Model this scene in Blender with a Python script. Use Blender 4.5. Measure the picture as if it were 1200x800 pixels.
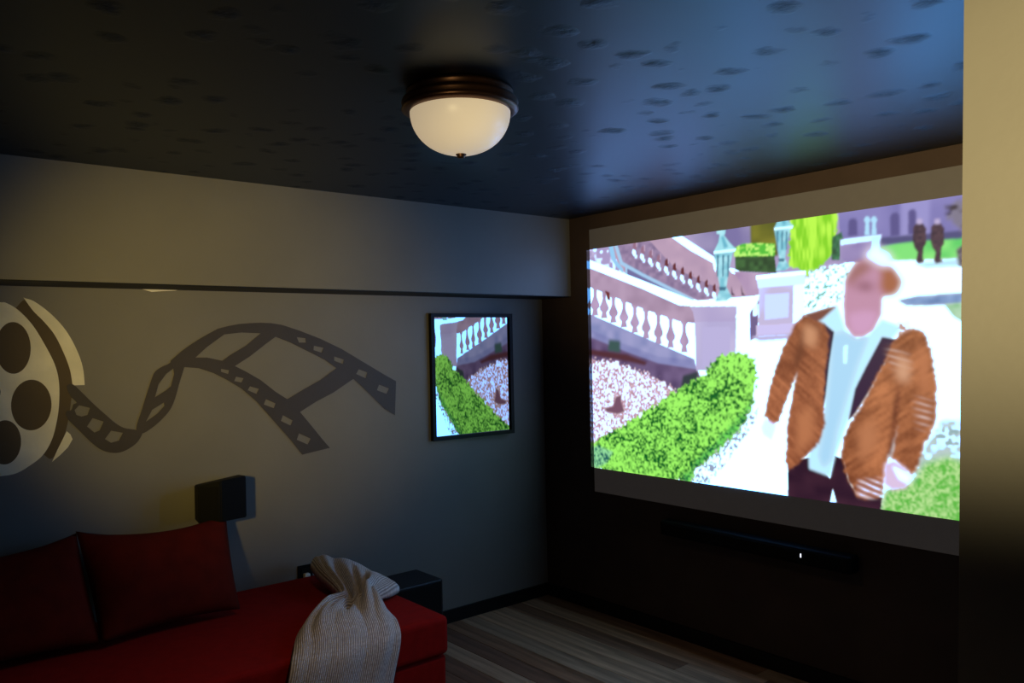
import bpy, bmesh, math, random
import numpy as np
from mathutils import Vector, Matrix

# ------------------------------------------------------------------ scene, camera, light
scene = bpy.context.scene
C = scene.collection
for o in list(bpy.data.objects):
    bpy.data.objects.remove(o)
scene.view_settings.view_transform = 'Standard'
scene.view_settings.look = 'None'
scene.view_settings.gamma = 1.0
scene.view_settings.use_curve_mapping = False
scene.view_settings.exposure = 0.0

cam_data = bpy.data.cameras.new('camera')
cam = bpy.data.objects.new('camera', cam_data)
C.objects.link(cam)
cam_data.sensor_width = 36.0
cam_data.lens = 28.1886
cam_data.clip_start = 0.05
r = Vector((0.6381032, 0.7696548, -0.0213514))
u = Vector((0.0165403, 0.0140218, 0.9997649))
fw = Vector((-0.7697732, 0.6383063, 0.0037830))
m = Matrix((r, u, -fw)).transposed().to_4x4()
m.translation = Vector((3.7307136, -3.3416550, 1.5575224))
cam.matrix_world = m
scene.camera = cam

world = bpy.data.worlds.new('world')
scene.world = world
world.use_nodes = True
world.node_tree.nodes['Background'].inputs[0].default_value = (0.5, 0.42, 0.32, 1)
world.node_tree.nodes['Background'].inputs[1].default_value = 0.0

def spot(name, loc, target, power, col, angle, blend, radius, flat=1.0):
    d = bpy.data.lights.new(name, 'SPOT')
    d.energy = power; d.color = col; d.spot_size = math.radians(angle)
    d.spot_blend = blend; d.shadow_soft_size = radius
    o = bpy.data.objects.new(name, d); C.objects.link(o)
    o.location = loc; o.scale = (1, flat, 1)          # added scaling flattens the beam to shape the light
    o.rotation_euler = (Vector(target) - Vector(loc)).to_track_quat('-Z', 'Y').to_euler()
    return o
# warm lamp burning at the rear of the room, behind the photographer
spot('rear_lamp', (3.75, -4.35, 1.80), (0.0, -1.90, 1.62), 370, (1.0, 0.73, 0.20), 27.5, 1.0, 0.10, 1.12)
spot('rear_lamp', (3.85, -4.6, 1.60), (2.85, -1.2, 1.92), 640, (1.0, 0.81, 0.40), 54, 1.0, 0.10, 0.47)

H = 2.30          # ceiling height
SOF_D = 0.2622        # soffit depth
SOF_Z = 1.8342        # soffit underside height
JX, JY = 3.11, -1.73   # corner of the wall stub on the right
XR, YB = 5.0, -5.4     # right and rear limits of the room

# ------------------------------------------------------------------ materials
def mat(name, col, rough=0.6, spec=0.5, metal=0.0, var=0.0, vscale=8.0, bump=0.0, bscale=60.0, coat=0.0):
    M = bpy.data.materials.new(name); M.use_nodes = True
    nt = M.node_tree; b = nt.nodes['Principled BSDF']
    b.inputs['Roughness'].default_value = rough
    b.inputs['Specular IOR Level'].default_value = spec
    b.inputs['Metallic'].default_value = metal
    b.inputs['Coat Weight'].default_value = coat
    b.inputs['Base Color'].default_value = (*col, 1)
    tc = nt.nodes.new('ShaderNodeTexCoord')
    if var > 0:
        n = nt.nodes.new('ShaderNodeTexNoise'); n.inputs['Scale'].default_value = vscale; n.inputs['Detail'].default_value = 5
        nt.links.new(tc.outputs['Object'], n.inputs['Vector'])
        rp = nt.nodes.new('ShaderNodeValToRGB')
        rp.color_ramp.elements[0].position = 0.3; rp.color_ramp.elements[1].position = 0.7
        rp.color_ramp.elements[0].color = (*[c * (1 - var) for c in col], 1)
        rp.color_ramp.elements[1].color = (*[min(1, c * (1 + var)) for c in col], 1)
        nt.links.new(n.outputs['Fac'], rp.inputs[0]); nt.links.new(rp.outputs[0], b.inputs['Base Color'])
    if bump > 0:
        n2 = nt.nodes.new('ShaderNodeTexNoise'); n2.inputs['Scale'].default_value = bscale; n2.inputs['Detail'].default_value = 3
        nt.links.new(tc.outputs['Object'], n2.inputs['Vector'])
        bp = nt.nodes.new('ShaderNodeBump'); bp.inputs['Strength'].default_value = bump; bp.inputs['Distance'].default_value = 0.004
        nt.links.new(n2.outputs['Fac'], bp.inputs['Height']); nt.links.new(bp.outputs[0], b.inputs['Normal'])
    return M

M_wall = mat('grey_satin_wall_paint', (0.20, 0.188, 0.165), 0.5, 0.35, var=0.05, vscale=3, bump=0.12, bscale=45)
M_black = mat('black_wall_paint', (0.060, 0.038, 0.030), 0.65, 0.25, var=0.15, vscale=4, bump=0.1, bscale=60)
M_under = mat('black_trim_paint', (0.007, 0.006, 0.006), 0.55, 0.3)
M_base = mat('black_baseboard', (0.006, 0.006, 0.007), 0.5, 0.3)
M_glint = mat('cream_glint_paint', (0.85, 0.80, 0.68), 0.35, 0.6)  # pale colour of the painted glint under the soffit
M_strip = mat('dark_grey_mural_paint', (0.062, 0.052, 0.046), 0.5, 0.35, var=0.08, vscale=6, bump=0.1, bscale=45)
M_cream = mat('cream_mural_paint', (0.84, 0.79, 0.60), 0.5, 0.35, var=0.10, vscale=9)
M_brown = mat('brown_mural_paint', (0.105, 0.075, 0.04), 0.55, 0.3, var=0.08, vscale=6)
M_screen = mat('grey_screen_fabric', (0.15, 0.135, 0.125), 0.85, 0.2, var=0.03, vscale=20)
msb = M_screen.node_tree.nodes['Principled BSDF']                   # the projector's black bars still glow faintly
msb.inputs['Emission Color'].default_value = (1.0, 0.86, 0.80, 1); msb.inputs['Emission Strength'].default_value = 0.013
M_frame = mat('black_frame', (0.004, 0.003, 0.004), 0.45, 0.2)
M_plastic = mat('black_plastic', (0.003, 0.003, 0.0035), 0.55, 0.12)
M_grille = mat('black_speaker_grille', (0.006, 0.006, 0.006), 0.9, 0.2, bump=0.5, bscale=400)
M_subwoofer = mat('black_vinyl_cabinet', (0.010, 0.009, 0.012), 0.5, 0.4, bump=0.1, bscale=200)
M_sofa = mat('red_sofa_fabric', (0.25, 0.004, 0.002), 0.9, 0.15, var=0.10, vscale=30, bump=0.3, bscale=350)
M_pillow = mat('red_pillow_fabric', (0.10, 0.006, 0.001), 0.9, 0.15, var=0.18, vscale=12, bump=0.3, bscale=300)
M_leg = mat('dark_wood_leg', (0.02, 0.012, 0.008), 0.4)
M_bronze = mat('oil_rubbed_bronze', (0.12, 0.058, 0.034), 0.36, 0.5, metal=0.85)
M_glassdome = mat('frosted_alabaster_glass', (0.93, 0.86, 0.74), 0.35, 0.5, var=0.04, vscale=6)
M_plug = mat('cream_plug', (0.8, 0.7, 0.55), 0.4)

def ceiling_material():
    M = bpy.data.materials.new('black_stamped_ceiling_paint'); M.use_nodes = True
    nt = M.node_tree; b = nt.nodes['Principled BSDF']
    b.inputs['Base Color'].default_value = (0.003, 0.0035, 0.005, 1)
    b.inputs['Specular Tint'].default_value = (0.6, 0.84, 1.0, 1)
    b.inputs['Roughness'].default_value = 0.42
    b.inputs['Specular IOR Level'].default_value = 0.7
    tc = nt.nodes.new('ShaderNodeTexCoord')
    wob = nt.nodes.new('ShaderNodeTexNoise'); wob.inputs['Scale'].default_value = 7; wob.inputs['Detail'].default_value = 3
    nt.links.new(tc.outputs['Object'], wob.inputs['Vector'])
    mx = nt.nodes.new('ShaderNodeMixRGB'); mx.inputs[0].default_value = 0.10
    nt.links.new(tc.outputs['Object'], mx.inputs[1]); nt.links.new(wob.outputs['Color'], mx.inputs[2])
    vo = nt.nodes.new('ShaderNodeTexVoronoi'); vo.inputs['Scale'].default_value = 9.0; vo.inputs['Randomness'].default_value = 0.75
    nt.links.new(mx.outputs[0], vo.inputs['Vector'])
    rp = nt.nodes.new('ShaderNodeValToRGB')                       # stomp marks: raised rough clumps
    rp.color_ramp.elements[0].position = 0.10; rp.color_ramp.elements[0].color = (1, 1, 1, 1)
    rp.color_ramp.elements[1].position = 0.36; rp.color_ramp.elements[1].color = (0, 0, 0, 1)
    nt.links.new(vo.outputs['Distance'], rp.inputs[0])
    fine = nt.nodes.new('ShaderNodeTexNoise'); fine.inputs['Scale'].default_value = 55; fine.inputs['Detail'].default_value = 4
    nt.links.new(tc.outputs['Object'], fine.inputs['Vector'])
    mul = nt.nodes.new('ShaderNodeMath'); mul.operation = 'MULTIPLY'
    nt.links.new(rp.outputs[0], mul.inputs[0]); nt.links.new(fine.outputs['Fac'], mul.inputs[1])
    mr = nt.nodes.new('ShaderNodeMapRange'); mr.inputs[1].default_value = 0.0; mr.inputs[2].default_value = 0.6; mr.inputs[3].default_value = 0.42; mr.inputs[4].default_value = 0.62
    nt.links.new(mul.outputs[0], mr.inputs[0]); nt.links.new(mr.outputs[0], b.inputs['Roughness'])
    bp = nt.nodes.new('ShaderNodeBump'); bp.inputs['Strength'].default_value = 0.4; bp.inputs['Distance'].default_value = 0.010
    nt.links.new(mul.outputs[0], bp.inputs['Height']); nt.links.new(bp.outputs[0], b.inputs['Normal'])
    return M
M_ceil = ceiling_material()

def plank_material(name, col):
    M = bpy.data.materials.new(name); M.use_nodes = True
    nt = M.node_tree; b = nt.nodes['Principled BSDF']
    b.inputs['Roughness'].default_value = 0.42
    b.inputs['Specular IOR Level'].default_value = 0.3
    tc = nt.nodes.new('ShaderNodeTexCoord'); mp = nt.nodes.new('ShaderNodeMapping')
    mp.inputs['Scale'].default_value = (0.9, 16, 1)
    nt.links.new(tc.outputs['Object'], mp.inputs[0])
    n = nt.nodes.new('ShaderNodeTexNoise'); n.inputs['Scale'].default_value = 1.6; n.inputs['Detail'].default_value = 6; n.inputs['Roughness'].default_value = 0.6
    nt.links.new(mp.outputs[0], n.inputs['Vector'])
    oi = nt.nodes.new('ShaderNodeObjectInfo')
    ad = nt.nodes.new('ShaderNodeVectorMath'); ad.operation = 'ADD'
    nt.links.new(mp.outputs[0], ad.inputs[0]); nt.links.new(oi.outputs['Location'], ad.inputs[1])
    nt.links.new(ad.outputs[0], n.inputs['Vector'])
    rp = nt.nodes.new('ShaderNodeValToRGB')
    rp.color_ramp.elements[0].position = 0.32; rp.color_ramp.elements[0].color = (*[c * 0.45 for c in col], 1)
    rp.color_ramp.elements[1].position = 0.66; rp.color_ramp.elements[1].color = (*[c * 1.35 for c in col], 1)
    nt.links.new(n.outputs['Fac'], rp.inputs[0]); nt.links.new(rp.outputs[0], b.inputs['Base Color'])
    return M
M_planks = [plank_material('light_oak_plank', (0.46, 0.30, 0.18)), plank_material('brown_oak_plank', (0.25, 0.14, 0.08)),
            plank_material('grey_oak_plank', (0.36, 0.25, 0.16)), plank_material('dark_oak_plank', (0.17, 0.095, 0.06))]

# ------------------------------------------------------------------ helpers
def link(name, me, material, parent=None):
    o = bpy.data.objects.new(name, me); C.objects.link(o)
    if material: me.materials.clear(); me.materials.append(material)
    if parent: o.parent = parent
    return o
def from_bm(name, bm, material, parent=None, smooth=False):
    bmesh.ops.recalc_face_normals(bm, faces=bm.faces)
    me = bpy.data.meshes.new(name); bm.to_mesh(me); bm.free()
    if smooth:
        for f in me.polygons: f.use_smooth = True
    return link(name, me, material, parent)
def box_bm(bm, lo, hi):
    vs = [bm.verts.new((x, y, z)) for x in (lo[0], hi[0]) for y in (lo[1], hi[1]) for z in (lo[2], hi[2])]
    for f in ((0, 1, 3, 2), (4, 6, 7, 5), (0, 4, 5, 1), (2, 3, 7, 6), (0, 2, 6, 4), (1, 5, 7, 3)):
        bm.faces.new([vs[i] for i in f])
def box(name, lo, hi, material, parent=None, bevel=0.0, seg=2):
    bm = bmesh.new(); box_bm(bm, lo, hi)
    if bevel:
        bmesh.ops.bevel(bm, geom=list(bm.edges), offset=bevel, segments=seg, affect='EDGES', profile=0.5)
    return from_bm(name, bm, material, parent, smooth=False)
def lathe(name, prof, material, parent=None, seg=64):
    bm = bmesh.new(); rings = []
    for rr, z in prof:
        if rr < 1e-6: rings.append([bm.verts.new((0, 0, z))])
        else: rings.append([bm.verts.new((rr * math.cos(2 * math.pi * i / seg), rr * math.sin(2 * math.pi * i / seg), z)) for i in range(seg)])
    for a, b in zip(rings, rings[1:]):
        for i in range(seg):
            j = (i + 1) % seg
            if len(a) == 1: bm.faces.new((a[0], b[i], b[j]))
            elif len(b) == 1: bm.faces.new((a[i], a[j], b[0]))
            else: bm.faces.new((a[i], a[j], b[j], b[i]))
    return from_bm(name, bm, material, parent, smooth=True)
def thing(name, label, cat, loc=(0, 0, 0), group=None):
    o = bpy.data.objects.new(name, None); C.objects.link(o); o.location = loc
    o.empty_display_size = 0.1
    return tag(o, label, cat, group)
def tag(o, label, cat, group=None):
    o['label'] = label; o['category'] = cat
    if group: o['group'] = group
    return o
def struct(o, label=None):
    o['kind'] = 'structure'
    if label: o['label'] = label
    return o
def rel(parent, pts):
    l = parent.location
    return [(a[0] - l[0], a[1] - l[1], a[2] - l[2]) for a in pts]
def box_in(name, lo, hi, material, parent, bevel=0.0, seg=2):      # world coordinates, child of an Empty
    lo, hi = rel(parent, [lo, hi])
    return box(name, lo, hi, material, parent, bevel, seg)
def catmull(pts, n, closed=True):
    out = []; N = len(pts)
    for i in range(N if closed else N - 1):
        p = [Vector(pts[(i + k - 1) % N]) if closed else Vector(pts[max(0, min(N - 1, i + k - 1))]) for k in range(4)]
        for s in range(n):
            t = s / n
            out.append(tuple(0.5 * ((2 * p[1]) + (p[2] - p[0]) * t + (2 * p[0] - 5 * p[1] + 4 * p[2] - p[3]) * t * t + (3 * p[1] - p[0] - 3 * p[2] + p[3]) * t ** 3)))
    return out
def wall_shape(name, loops, x, thick, material, parent):
    """flat painted shape on the left wall; loops of (y, z), the first is the outline, the rest are holes"""
    cu = bpy.data.curves.new(name, 'CURVE'); cu.dimensions = '2D'; cu.fill_mode = 'BOTH'; cu.extrude = thick / 2
    for lp in loops:
        s = cu.splines.new('POLY'); s.points.add(len(lp) - 1); s.use_cyclic_u = True
        for q, (yy, zz) in zip(s.points, lp): q.co = (yy, zz, 0, 1)
    tmp = bpy.data.objects.new('tmp', cu); C.objects.link(tmp)
    bpy.context.view_layer.update()
    me = bpy.data.meshes.new_from_object(tmp.evaluated_get(bpy.context.evaluated_depsgraph_get()))
    bpy.data.objects.remove(tmp)
    co = np.empty(len(me.vertices) * 3); me.vertices.foreach_get('co', co); co = co.reshape(-1, 3)
    l = parent.location
    new = np.stack([co[:, 2] + x - l[0], co[:, 0] - l[1], co[:, 1] - l[2]], 1)
    me.vertices.foreach_set('co', new.ravel()); me.update(); me.name = name
    return link(name, me, material, parent)
def ellipse(cy, cz, a, b, n=48, t0=0):
    return [(cy + a * math.cos(t0 + 2 * math.pi * i / n), cz + b * math.sin(t0 + 2 * math.pi * i / n)) for i in range(n)]

# ------------------------------------------------------------------ the room
T = 0.12
wl = struct(box('wall_left', (-T, YB, 0), (0, 0, H), M_wall))
struct(box('wall_front', (-T, 0, 0), (JX + T, T, H), M_black))
wr = struct(box('wall_right', (JX, JY, 0), (XR + T, 0, H), M_wall))       # the stub wall beside the screen
for v in wr.data.vertices:                                                # its corner is a little out of plumb
    if v.co.x < JX + 0.5: v.co.x = JX + 0.022 if v.co.z > 1 else JX - 0.048
struct(box('wall_side', (XR, YB, 0), (XR + T, JY, H), M_wall))
struct(box('wall_rear', (-T, YB - T, 0), (XR + T, YB, H), M_wall))
struct(box('ceiling', (-T, YB - T, H), (XR + T, T, H + T), M_ceil))
# boxed-in duct along the top of the left wall, its underside painted black
so = struct(box('soffit', (0, YB, SOF_Z + 0.004), (SOF_D, 0, H), M_wall))
u_ = box('underside', (0.0, YB, SOF_Z), (SOF_D - 0.001, 0, SOF_Z + 0.004), M_under, so)
struct(box('baseboard_left', (0, YB, 0), (0.014, -0.014, 0.072), M_base))
struct(box('baseboard_front', (0, -0.014, 0), (JX, 0, 0.072), M_base))
# floor: laminate planks running away from the left wall
fl = struct(box('floor', (-T, YB - T, -0.06), (XR + T, T, -0.012), M_under))
rng = random.Random(4)
PW, PL = 0.115, 1.80
bm = bmesh.new(); box_bm(bm, (0, 0, -0.012), (PL - 0.002, PW - 0.002, 0)); bmesh.ops.bevel(bm, geom=[e for e in bm.edges if all(v.co.z > -0.001 for v in e.verts)], offset=0.0012, segments=1, affect='EDGES')
bmesh.ops.recalc_face_normals(bm, faces=bm.faces)
plank_me = []
for k in range(4):
    me = bpy.data.meshes.new('plank'); bm.to_mesh(me); me.materials.append(M_planks[k]); plank_me.append(me)
bm.free()
row = 0; yy = -PW
last = 0
while yy > YB - PW:
    x = -rng.uniform(0.02, 0.95)
    while x < XR:
        k = rng.choice([q for q in (0, 0, 1, 2, 2, 3) if q != last]); last = k
        o = bpy.data.objects.new('plank', plank_me[k]); C.objects.link(o); o.parent = fl
        o.location = (x, yy, 0)
        x += PL
    yy -= PW; row += 1

# light glint just under the soffit, put in as a cream painted shape
glint_outline = [(-2.3532, 1.8366), (-2.2966, 1.8427), (-2.2388, 1.8444), (-2.1725, 1.8398), (-2.2061, 1.8312), (-2.2609, 1.8278), (-2.3041, 1.8230)]
wall_holder = thing('painted_glint', 'short cream streak painted as a light glint just under the long soffit edge', 'painted glint', (0, -2.2, 1.8))
wall_shape('glint_streak', [glint_outline], 0.001, 0.002, M_glint, wall_holder)

# ------------------------------------------------------------------ mural
reel = thing('film_reel_decal', 'large cream film reel painted on the grey wall, dark round holes', 'wall mural', (0, -2.885, 1.44))
RC, RZ, RA, RB = -2.885, 1.443, 0.215, 0.362
holes = []
for h in ([(-2.8316, 1.5866), (-2.7716, 1.5854), (-2.8333, 1.4835)], [(-2.7726, 1.3552), (-2.7017, 1.3506), (-2.7743, 1.2532)], [(-2.8666, 1.2135), (-2.8112, 1.2083), (-2.8680, 1.1261)]):
    (hy, hz), (ey, _), (_, ez) = h
    holes.append((hy, hz, ey - hy, hz - ez))
allh = [ellipse(*h) for h in holes]
allh += [ellipse(2 * RC - h[0] - 0.03, h[1], h[2], h[3]) for h in (holes[0], holes[1])]
allh += [ellipse(RC - 0.01, RZ - 0.03, 0.017, 0.028, 24)]
face = catmull([(-2.8959, 1.7810), (-2.8737, 1.7751), (-2.8199, 1.7442), (-2.7654, 1.6801), (-2.7196, 1.5931), (-2.6874, 1.5160), (-2.6740, 1.4497), (-2.6734, 1.3729), (-2.6814, 1.2968), (-2.7022, 1.2111), (-2.7366, 1.1493), (-2.7841, 1.1113), (-2.8306, 1.0868), (-2.8849, 1.0807), (-2.9071, 1.0834)], 6, False)
face = [f for f in face if f[0] > RC + 0.02]
left = [(RC + (RC - y) + 0.02, z) for y, z in reversed(face)]
# holes that would cross the outline are left inside by construction
wall_shape('backing', [catmull([(-2.9100, 1.7326), (-2.8383, 1.7312), (-2.7898, 1.7789), (-2.7598, 1.7363), (-2.7228, 1.6910), (-2.6853, 1.6363), (-2.6527, 1.5589), (-2.6322, 1.4921), (-2.6256, 1.4143), (-2.6350, 1.3264), (-2.6522, 1.2395), (-2.6807, 1.1675), (-2.7083, 1.1311), (-2.7459, 1.1557), (-2.8116, 1.1251), (-2.9196, 1.1266)], 6)], 0.0006, 0.001, M_brown, reel)
wall_shape('reel_face', [face + left] + allh, 0.0015, 0.0006, M_cream, reel)
wall_shape('reel_rim', [catmull([(-2.7916, 1.7853), (-2.7879, 1.7853), (-2.7545, 1.7720), (-2.6983, 1.7238), (-2.6461, 1.6580), (-2.6079, 1.5801), (-2.5843, 1.5015), (-2.5778, 1.4141), (-2.5799, 1.4098), (-2.6195, 1.4262), (-2.6234, 1.4308), (-2.6322, 1.4921), (-2.6527, 1.5589), (-2.6853, 1.6363), (-2.7228, 1.6910), (-2.7598, 1.7341)], 5)], 0.0015, 0.0006, M_cream, reel)
wall_shape('reel_rim', [[(-2.6483, 1.2392), (-2.6348, 1.2248), (-2.6273, 1.2042), (-2.6446, 1.1727), (-2.6744, 1.1428), (-2.7037, 1.1186), (-2.6837, 1.1656), (-2.6635, 1.2075)]], 0.0015, 0.0006, M_cream, reel)

film = thing('film_strip_decal', 'dark twisting film strip painted on the grey wall', 'wall mural', (0, -2.0, 1.5))
wall_shape('strip_coil', [catmull([(-2.6462, 1.4251), (-2.6234, 1.4319), (-2.5905, 1.3972), (-2.5430, 1.3417), (-2.4993, 1.2954), (-2.4649, 1.2601), (-2.4298, 1.2353), (-2.3837, 1.2231), (-2.3551, 1.2123), (-2.3715, 1.1748), (-2.4006, 1.1497), (-2.4419, 1.1318), (-2.4823, 1.1332), (-2.5217, 1.1508), (-2.5603, 1.1869), (-2.6029, 1.2389), (-2.6447, 1.2901), (-2.6498, 1.3211), (-2.6309, 1.3251), (-2.6224, 1.3479), (-2.6104, 1.3557), (-2.6327, 1.3836)], 4),
    [(-2.6181, 1.3242), (-2.6011, 1.3428), (-2.5603, 1.3294), (-2.5705, 1.3006), (-2.5923, 1.2957), (-2.6113, 1.3035)], [(-2.5728, 1.2524), (-2.5513, 1.2857), (-2.5088, 1.2678), (-2.5252, 1.2323), (-2.5450, 1.2248)], [(-2.5051, 1.1937), (-2.4806, 1.2269), (-2.4343, 1.2136), (-2.4511, 1.1821), (-2.4815, 1.1757)]], 0.0024, 0.0006, M_strip, film)
wall_shape('strip_twist', [catmull([(-2.3805, 1.2284), (-2.3560, 1.3074), (-2.3336, 1.3788), (-2.3111, 1.4451), (-2.2972, 1.4728), (-2.2672, 1.4932), (-2.2398, 1.5048), (-2.2119, 1.5269), (-2.1644, 1.5314), (-2.1737, 1.4854), (-2.1975, 1.4115), (-2.2153, 1.3493), (-2.2382, 1.2993), (-2.2771, 1.2566), (-2.3152, 1.2258), (-2.3579, 1.2042)], 4),
    [(-2.3010, 1.3589), (-2.2849, 1.4157), (-2.2516, 1.4597), (-2.2210, 1.4825), (-2.2176, 1.4583), (-2.2324, 1.4046), (-2.2518, 1.3885)], [(-2.3401, 1.2547), (-2.3137, 1.3045), (-2.2637, 1.3334), (-2.2624, 1.3180), (-2.2927, 1.2861)]], 0.0028, 0.0006, M_strip, film)
perf = [[(-1.6310, 1.6164), (-1.5860, 1.6106), (-1.5842, 1.5893), (-1.6203, 1.5898)], [(-1.5410, 1.5726), (-1.4889, 1.5609), (-1.5011, 1.5374), (-1.5438, 1.5512)], [(-1.4307, 1.5162), (-1.3770, 1.4984), (-1.3835, 1.4766), (-1.4312, 1.4945)],
    [(-1.2920, 1.4459), (-1.2422, 1.4273), (-1.2530, 1.3975), (-1.3075, 1.4220)], [(-1.1734, 1.3601), (-1.1127, 1.3366), (-1.1291, 1.3089), (-1.1870, 1.3314)], [(-2.0077, 1.4737), (-1.9710, 1.4654), (-1.9754, 1.4487), (-2.0080, 1.4599)],
    [(-1.9384, 1.4341), (-1.9029, 1.4256), (-1.9136, 1.4059), (-1.9469, 1.4145)], [(-1.8728, 1.3858), (-1.8293, 1.3714), (-1.8424, 1.3486), (-1.8835, 1.3681)], [(-1.7955, 1.3204), (-1.7478, 1.2968), (-1.7569, 1.2747), (-1.8066, 1.2954)],
    [(-1.7111, 1.2373), (-1.6621, 1.2075), (-1.6737, 1.1843), (-1.7225, 1.2100)], [(-1.6300, 1.1418), (-1.5684, 1.1098), (-1.5861, 1.0827), (-1.6419, 1.1112)]]
wall_shape('strip_band', [[(-2.2322, 1.5179), (-2.1835, 1.5598), (-2.1455, 1.5870), (-2.1070, 1.6117), (-2.0632, 1.6366), (-2.0188, 1.6600), (-1.9689, 1.6728), (-1.9182, 1.6818), (-1.8667, 1.6858), (-1.8143, 1.6879), (-1.7611, 1.6859), (-1.7072, 1.6776), (-1.6190, 1.6500), (-1.5054, 1.6075), (-1.3878, 1.5535), (-1.2661, 1.4840), (-1.1397, 1.4119), (-1.0681, 1.3734), (-1.0791, 1.1914), (-1.1440, 1.2302), (-1.2197, 1.3027), (-1.2876, 1.3656), (-1.3242, 1.3973), (-1.4409, 1.3317), (-1.5356, 1.2920), (-1.6222, 1.2466), (-1.5613, 1.1720), (-1.5050, 1.1008), (-1.4649, 1.0538), (-1.5411, 1.0442), (-1.6155, 1.0348), (-1.6752, 1.1143), (-1.7603, 1.2150), (-1.8431, 1.3130), (-1.9141, 1.3778), (-1.9839, 1.4231), (-2.0425, 1.4553), (-2.1096, 1.4803), (-2.1755, 1.4874), (-2.2127, 1.4849), (-2.2330, 1.4780)],
    [(-2.1229, 1.5293), (-2.0693, 1.5769), (-1.9896, 1.6331), (-1.9088, 1.6415), (-1.8154, 1.6367), (-1.8895, 1.5787), (-1.9666, 1.5351), (-2.0020, 1.5112), (-2.0702, 1.5279)], [(-1.9425, 1.4844), (-1.8699, 1.5276), (-1.7954, 1.5822), (-1.7410, 1.6196), (-1.6650, 1.5905), (-1.5760, 1.5466), (-1.4844, 1.5014), (-1.4201, 1.4560), (-1.5100, 1.4000), (-1.6028, 1.3565), (-1.6875, 1.3139), (-1.7466, 1.3536), (-1.8200, 1.4138), (-1.8920, 1.4575)]] + perf, 0.0032, 0.0006, M_strip, film)

# ------------------------------------------------------------------ the projected picture
SX0, SZ0, SW, SH = 0.4393, 0.8333, 2.25, 1.2654
NX, NZ = 563, 317
SS = 2
gx = (np.arange(NX * SS) + 0.5) / SS / NX * SW
gz = SZ0 + (np.arange(NZ * SS) + 0.5) / SS / NZ * SH
PU, PV = np.meshgrid(gx, gz)
img = np.zeros((NZ * SS, NX * SS, 3))
def vnoise(su, sv, seed, tilt=0.0):
    """smooth value noise with cells of su x sv metres"""
    rs = np.random.RandomState(seed)
    c, s = math.cos(tilt), math.sin(tilt)
    A, B = c * PU + s * (PV - SZ0), -s * PU + c * (PV - SZ0)
    fu, fv = (A - A.min()) / su, (B - B.min()) / sv
    nu, nv = int(fu.max()) + 3, int(fv.max()) + 3
    g = rs.rand(nv, nu)
    iu, iv = np.clip(fu.astype(int), 0, nu - 2), np.clip(fv.astype(int), 0, nv - 2)
    tu, tv = fu - iu, fv - iv
    tu = tu * tu * (3 - 2 * tu); tv = tv * tv * (3 - 2 * tv)
    return (g[iv, iu] * (1 - tu) + g[iv, iu + 1] * tu) * (1 - tv) + (g[iv + 1, iu] * (1 - tu) + g[iv + 1, iu + 1] * tu) * tv
def mask(poly, soft=0, rag=0):
    a = np.zeros(PU.shape, bool)
    n = len(poly)
    us = [p[0] for p in poly]; vs = [p[1] for p in poly]
    i0 = max(0, int(np.searchsorted(gx, min(us) - rag)) - 1); i1 = min(len(gx), int(np.searchsorted(gx, max(us) + rag)) + 1)
    j0 = max(0, int(np.searchsorted(gz, min(vs) - rag)) - 1); j1 = min(len(gz), int(np.searchsorted(gz, max(vs) + rag)) + 1)
    if i1 <= i0 or j1 <= j0: return a.astype(float)
    U, V = PU[j0:j1, i0:i1], PV[j0:j1, i0:i1]
    if rag:
        U = U + rag * 2 * (NOISE['small'][j0:j1, i0:i1] - 0.5); V = V + rag * 2 * (NOISE['ragged'][j0:j1, i0:i1] - 0.5)
    s = np.zeros(U.shape, bool)
    for i in range(n):
        (u1, v1), (u2, v2) = poly[i], poly[(i + 1) % n]
        if v1 == v2: continue
        s ^= ((v1 > V) != (v2 > V)) & (U < (u2 - u1) * (V - v1) / (v2 - v1) + u1)
    a[j0:j1, i0:i1] = s
    f = a.astype(float)
    for _ in range(2):
        if soft:
            k = soft
            c = np.cumsum(np.pad(f, ((0, 0), (k + 1, k)), mode='edge'), 1); f = (c[:, 2 * k + 1:] - c[:, :-2 * k - 1]) / (2 * k + 1)
            c = np.cumsum(np.pad(f, ((k + 1, k), (0, 0)), mode='edge'), 0); f = (c[2 * k + 1:] - c[:-2 * k - 1]) / (2 * k + 1)
    return f
def lin(c):
    c = np.asarray(c, float) / 255.0
    return np.where(c <= 0.04045, c / 12.92, ((c + 0.055) / 1.055) ** 2.4)
def paint(poly, col, soft=0, rag=0):
    k = mask(poly, soft, rag)
    c = lin(col) if not isinstance(col, np.ndarray) else col
    img[:] = img * (1 - k[..., None]) + c * k[..., None]
def two(a, b, t):
    t = np.clip(t, 0, 1)[..., None]
    return lin(a) * (1 - t) + lin(b) * t
def thr(n, a, b): return np.clip((n - a) / (b - a), 0, 1)
NOISE = {'tiny': vnoise(.008, .008, 5), 'small': vnoise(.012, .012, 1), 'mid': vnoise(.024, .02, 2), 'big': vnoise(.05, .045, 3), 'huge': vnoise(.12, .1, 4),
         'streak': vnoise(.010, .05, 8), 'ragged': vnoise(.011, .011, 21)}
NOISE['mixs'] = .5 * NOISE['tiny'] + .5 * NOISE['small']
NOISE['mixm'] = .5 * NOISE['small'] + .5 * NOISE['mid']
NOISE['hedge'] = .42 * vnoise(.010, .009, 12) + .33 * vnoise(.017, .014, 9) + .25 * NOISE['huge']
NOISE['furA'] = .45 * NOISE['huge'] + .40 * vnoise(.07, .014, 13, -0.7) + .15 * NOISE['small']
NOISE['furB'] = .45 * NOISE['huge'] + .40 * vnoise(.07, .014, 14, 0.6) + .15 * NOISE['small']
NOISE['wave'] = .7 * (0.5 + 0.5 * np.sin((PV + 0.25 * PU) * 230 + 4 * NOISE['huge'])) + .3 * NOISE['mid']
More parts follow.
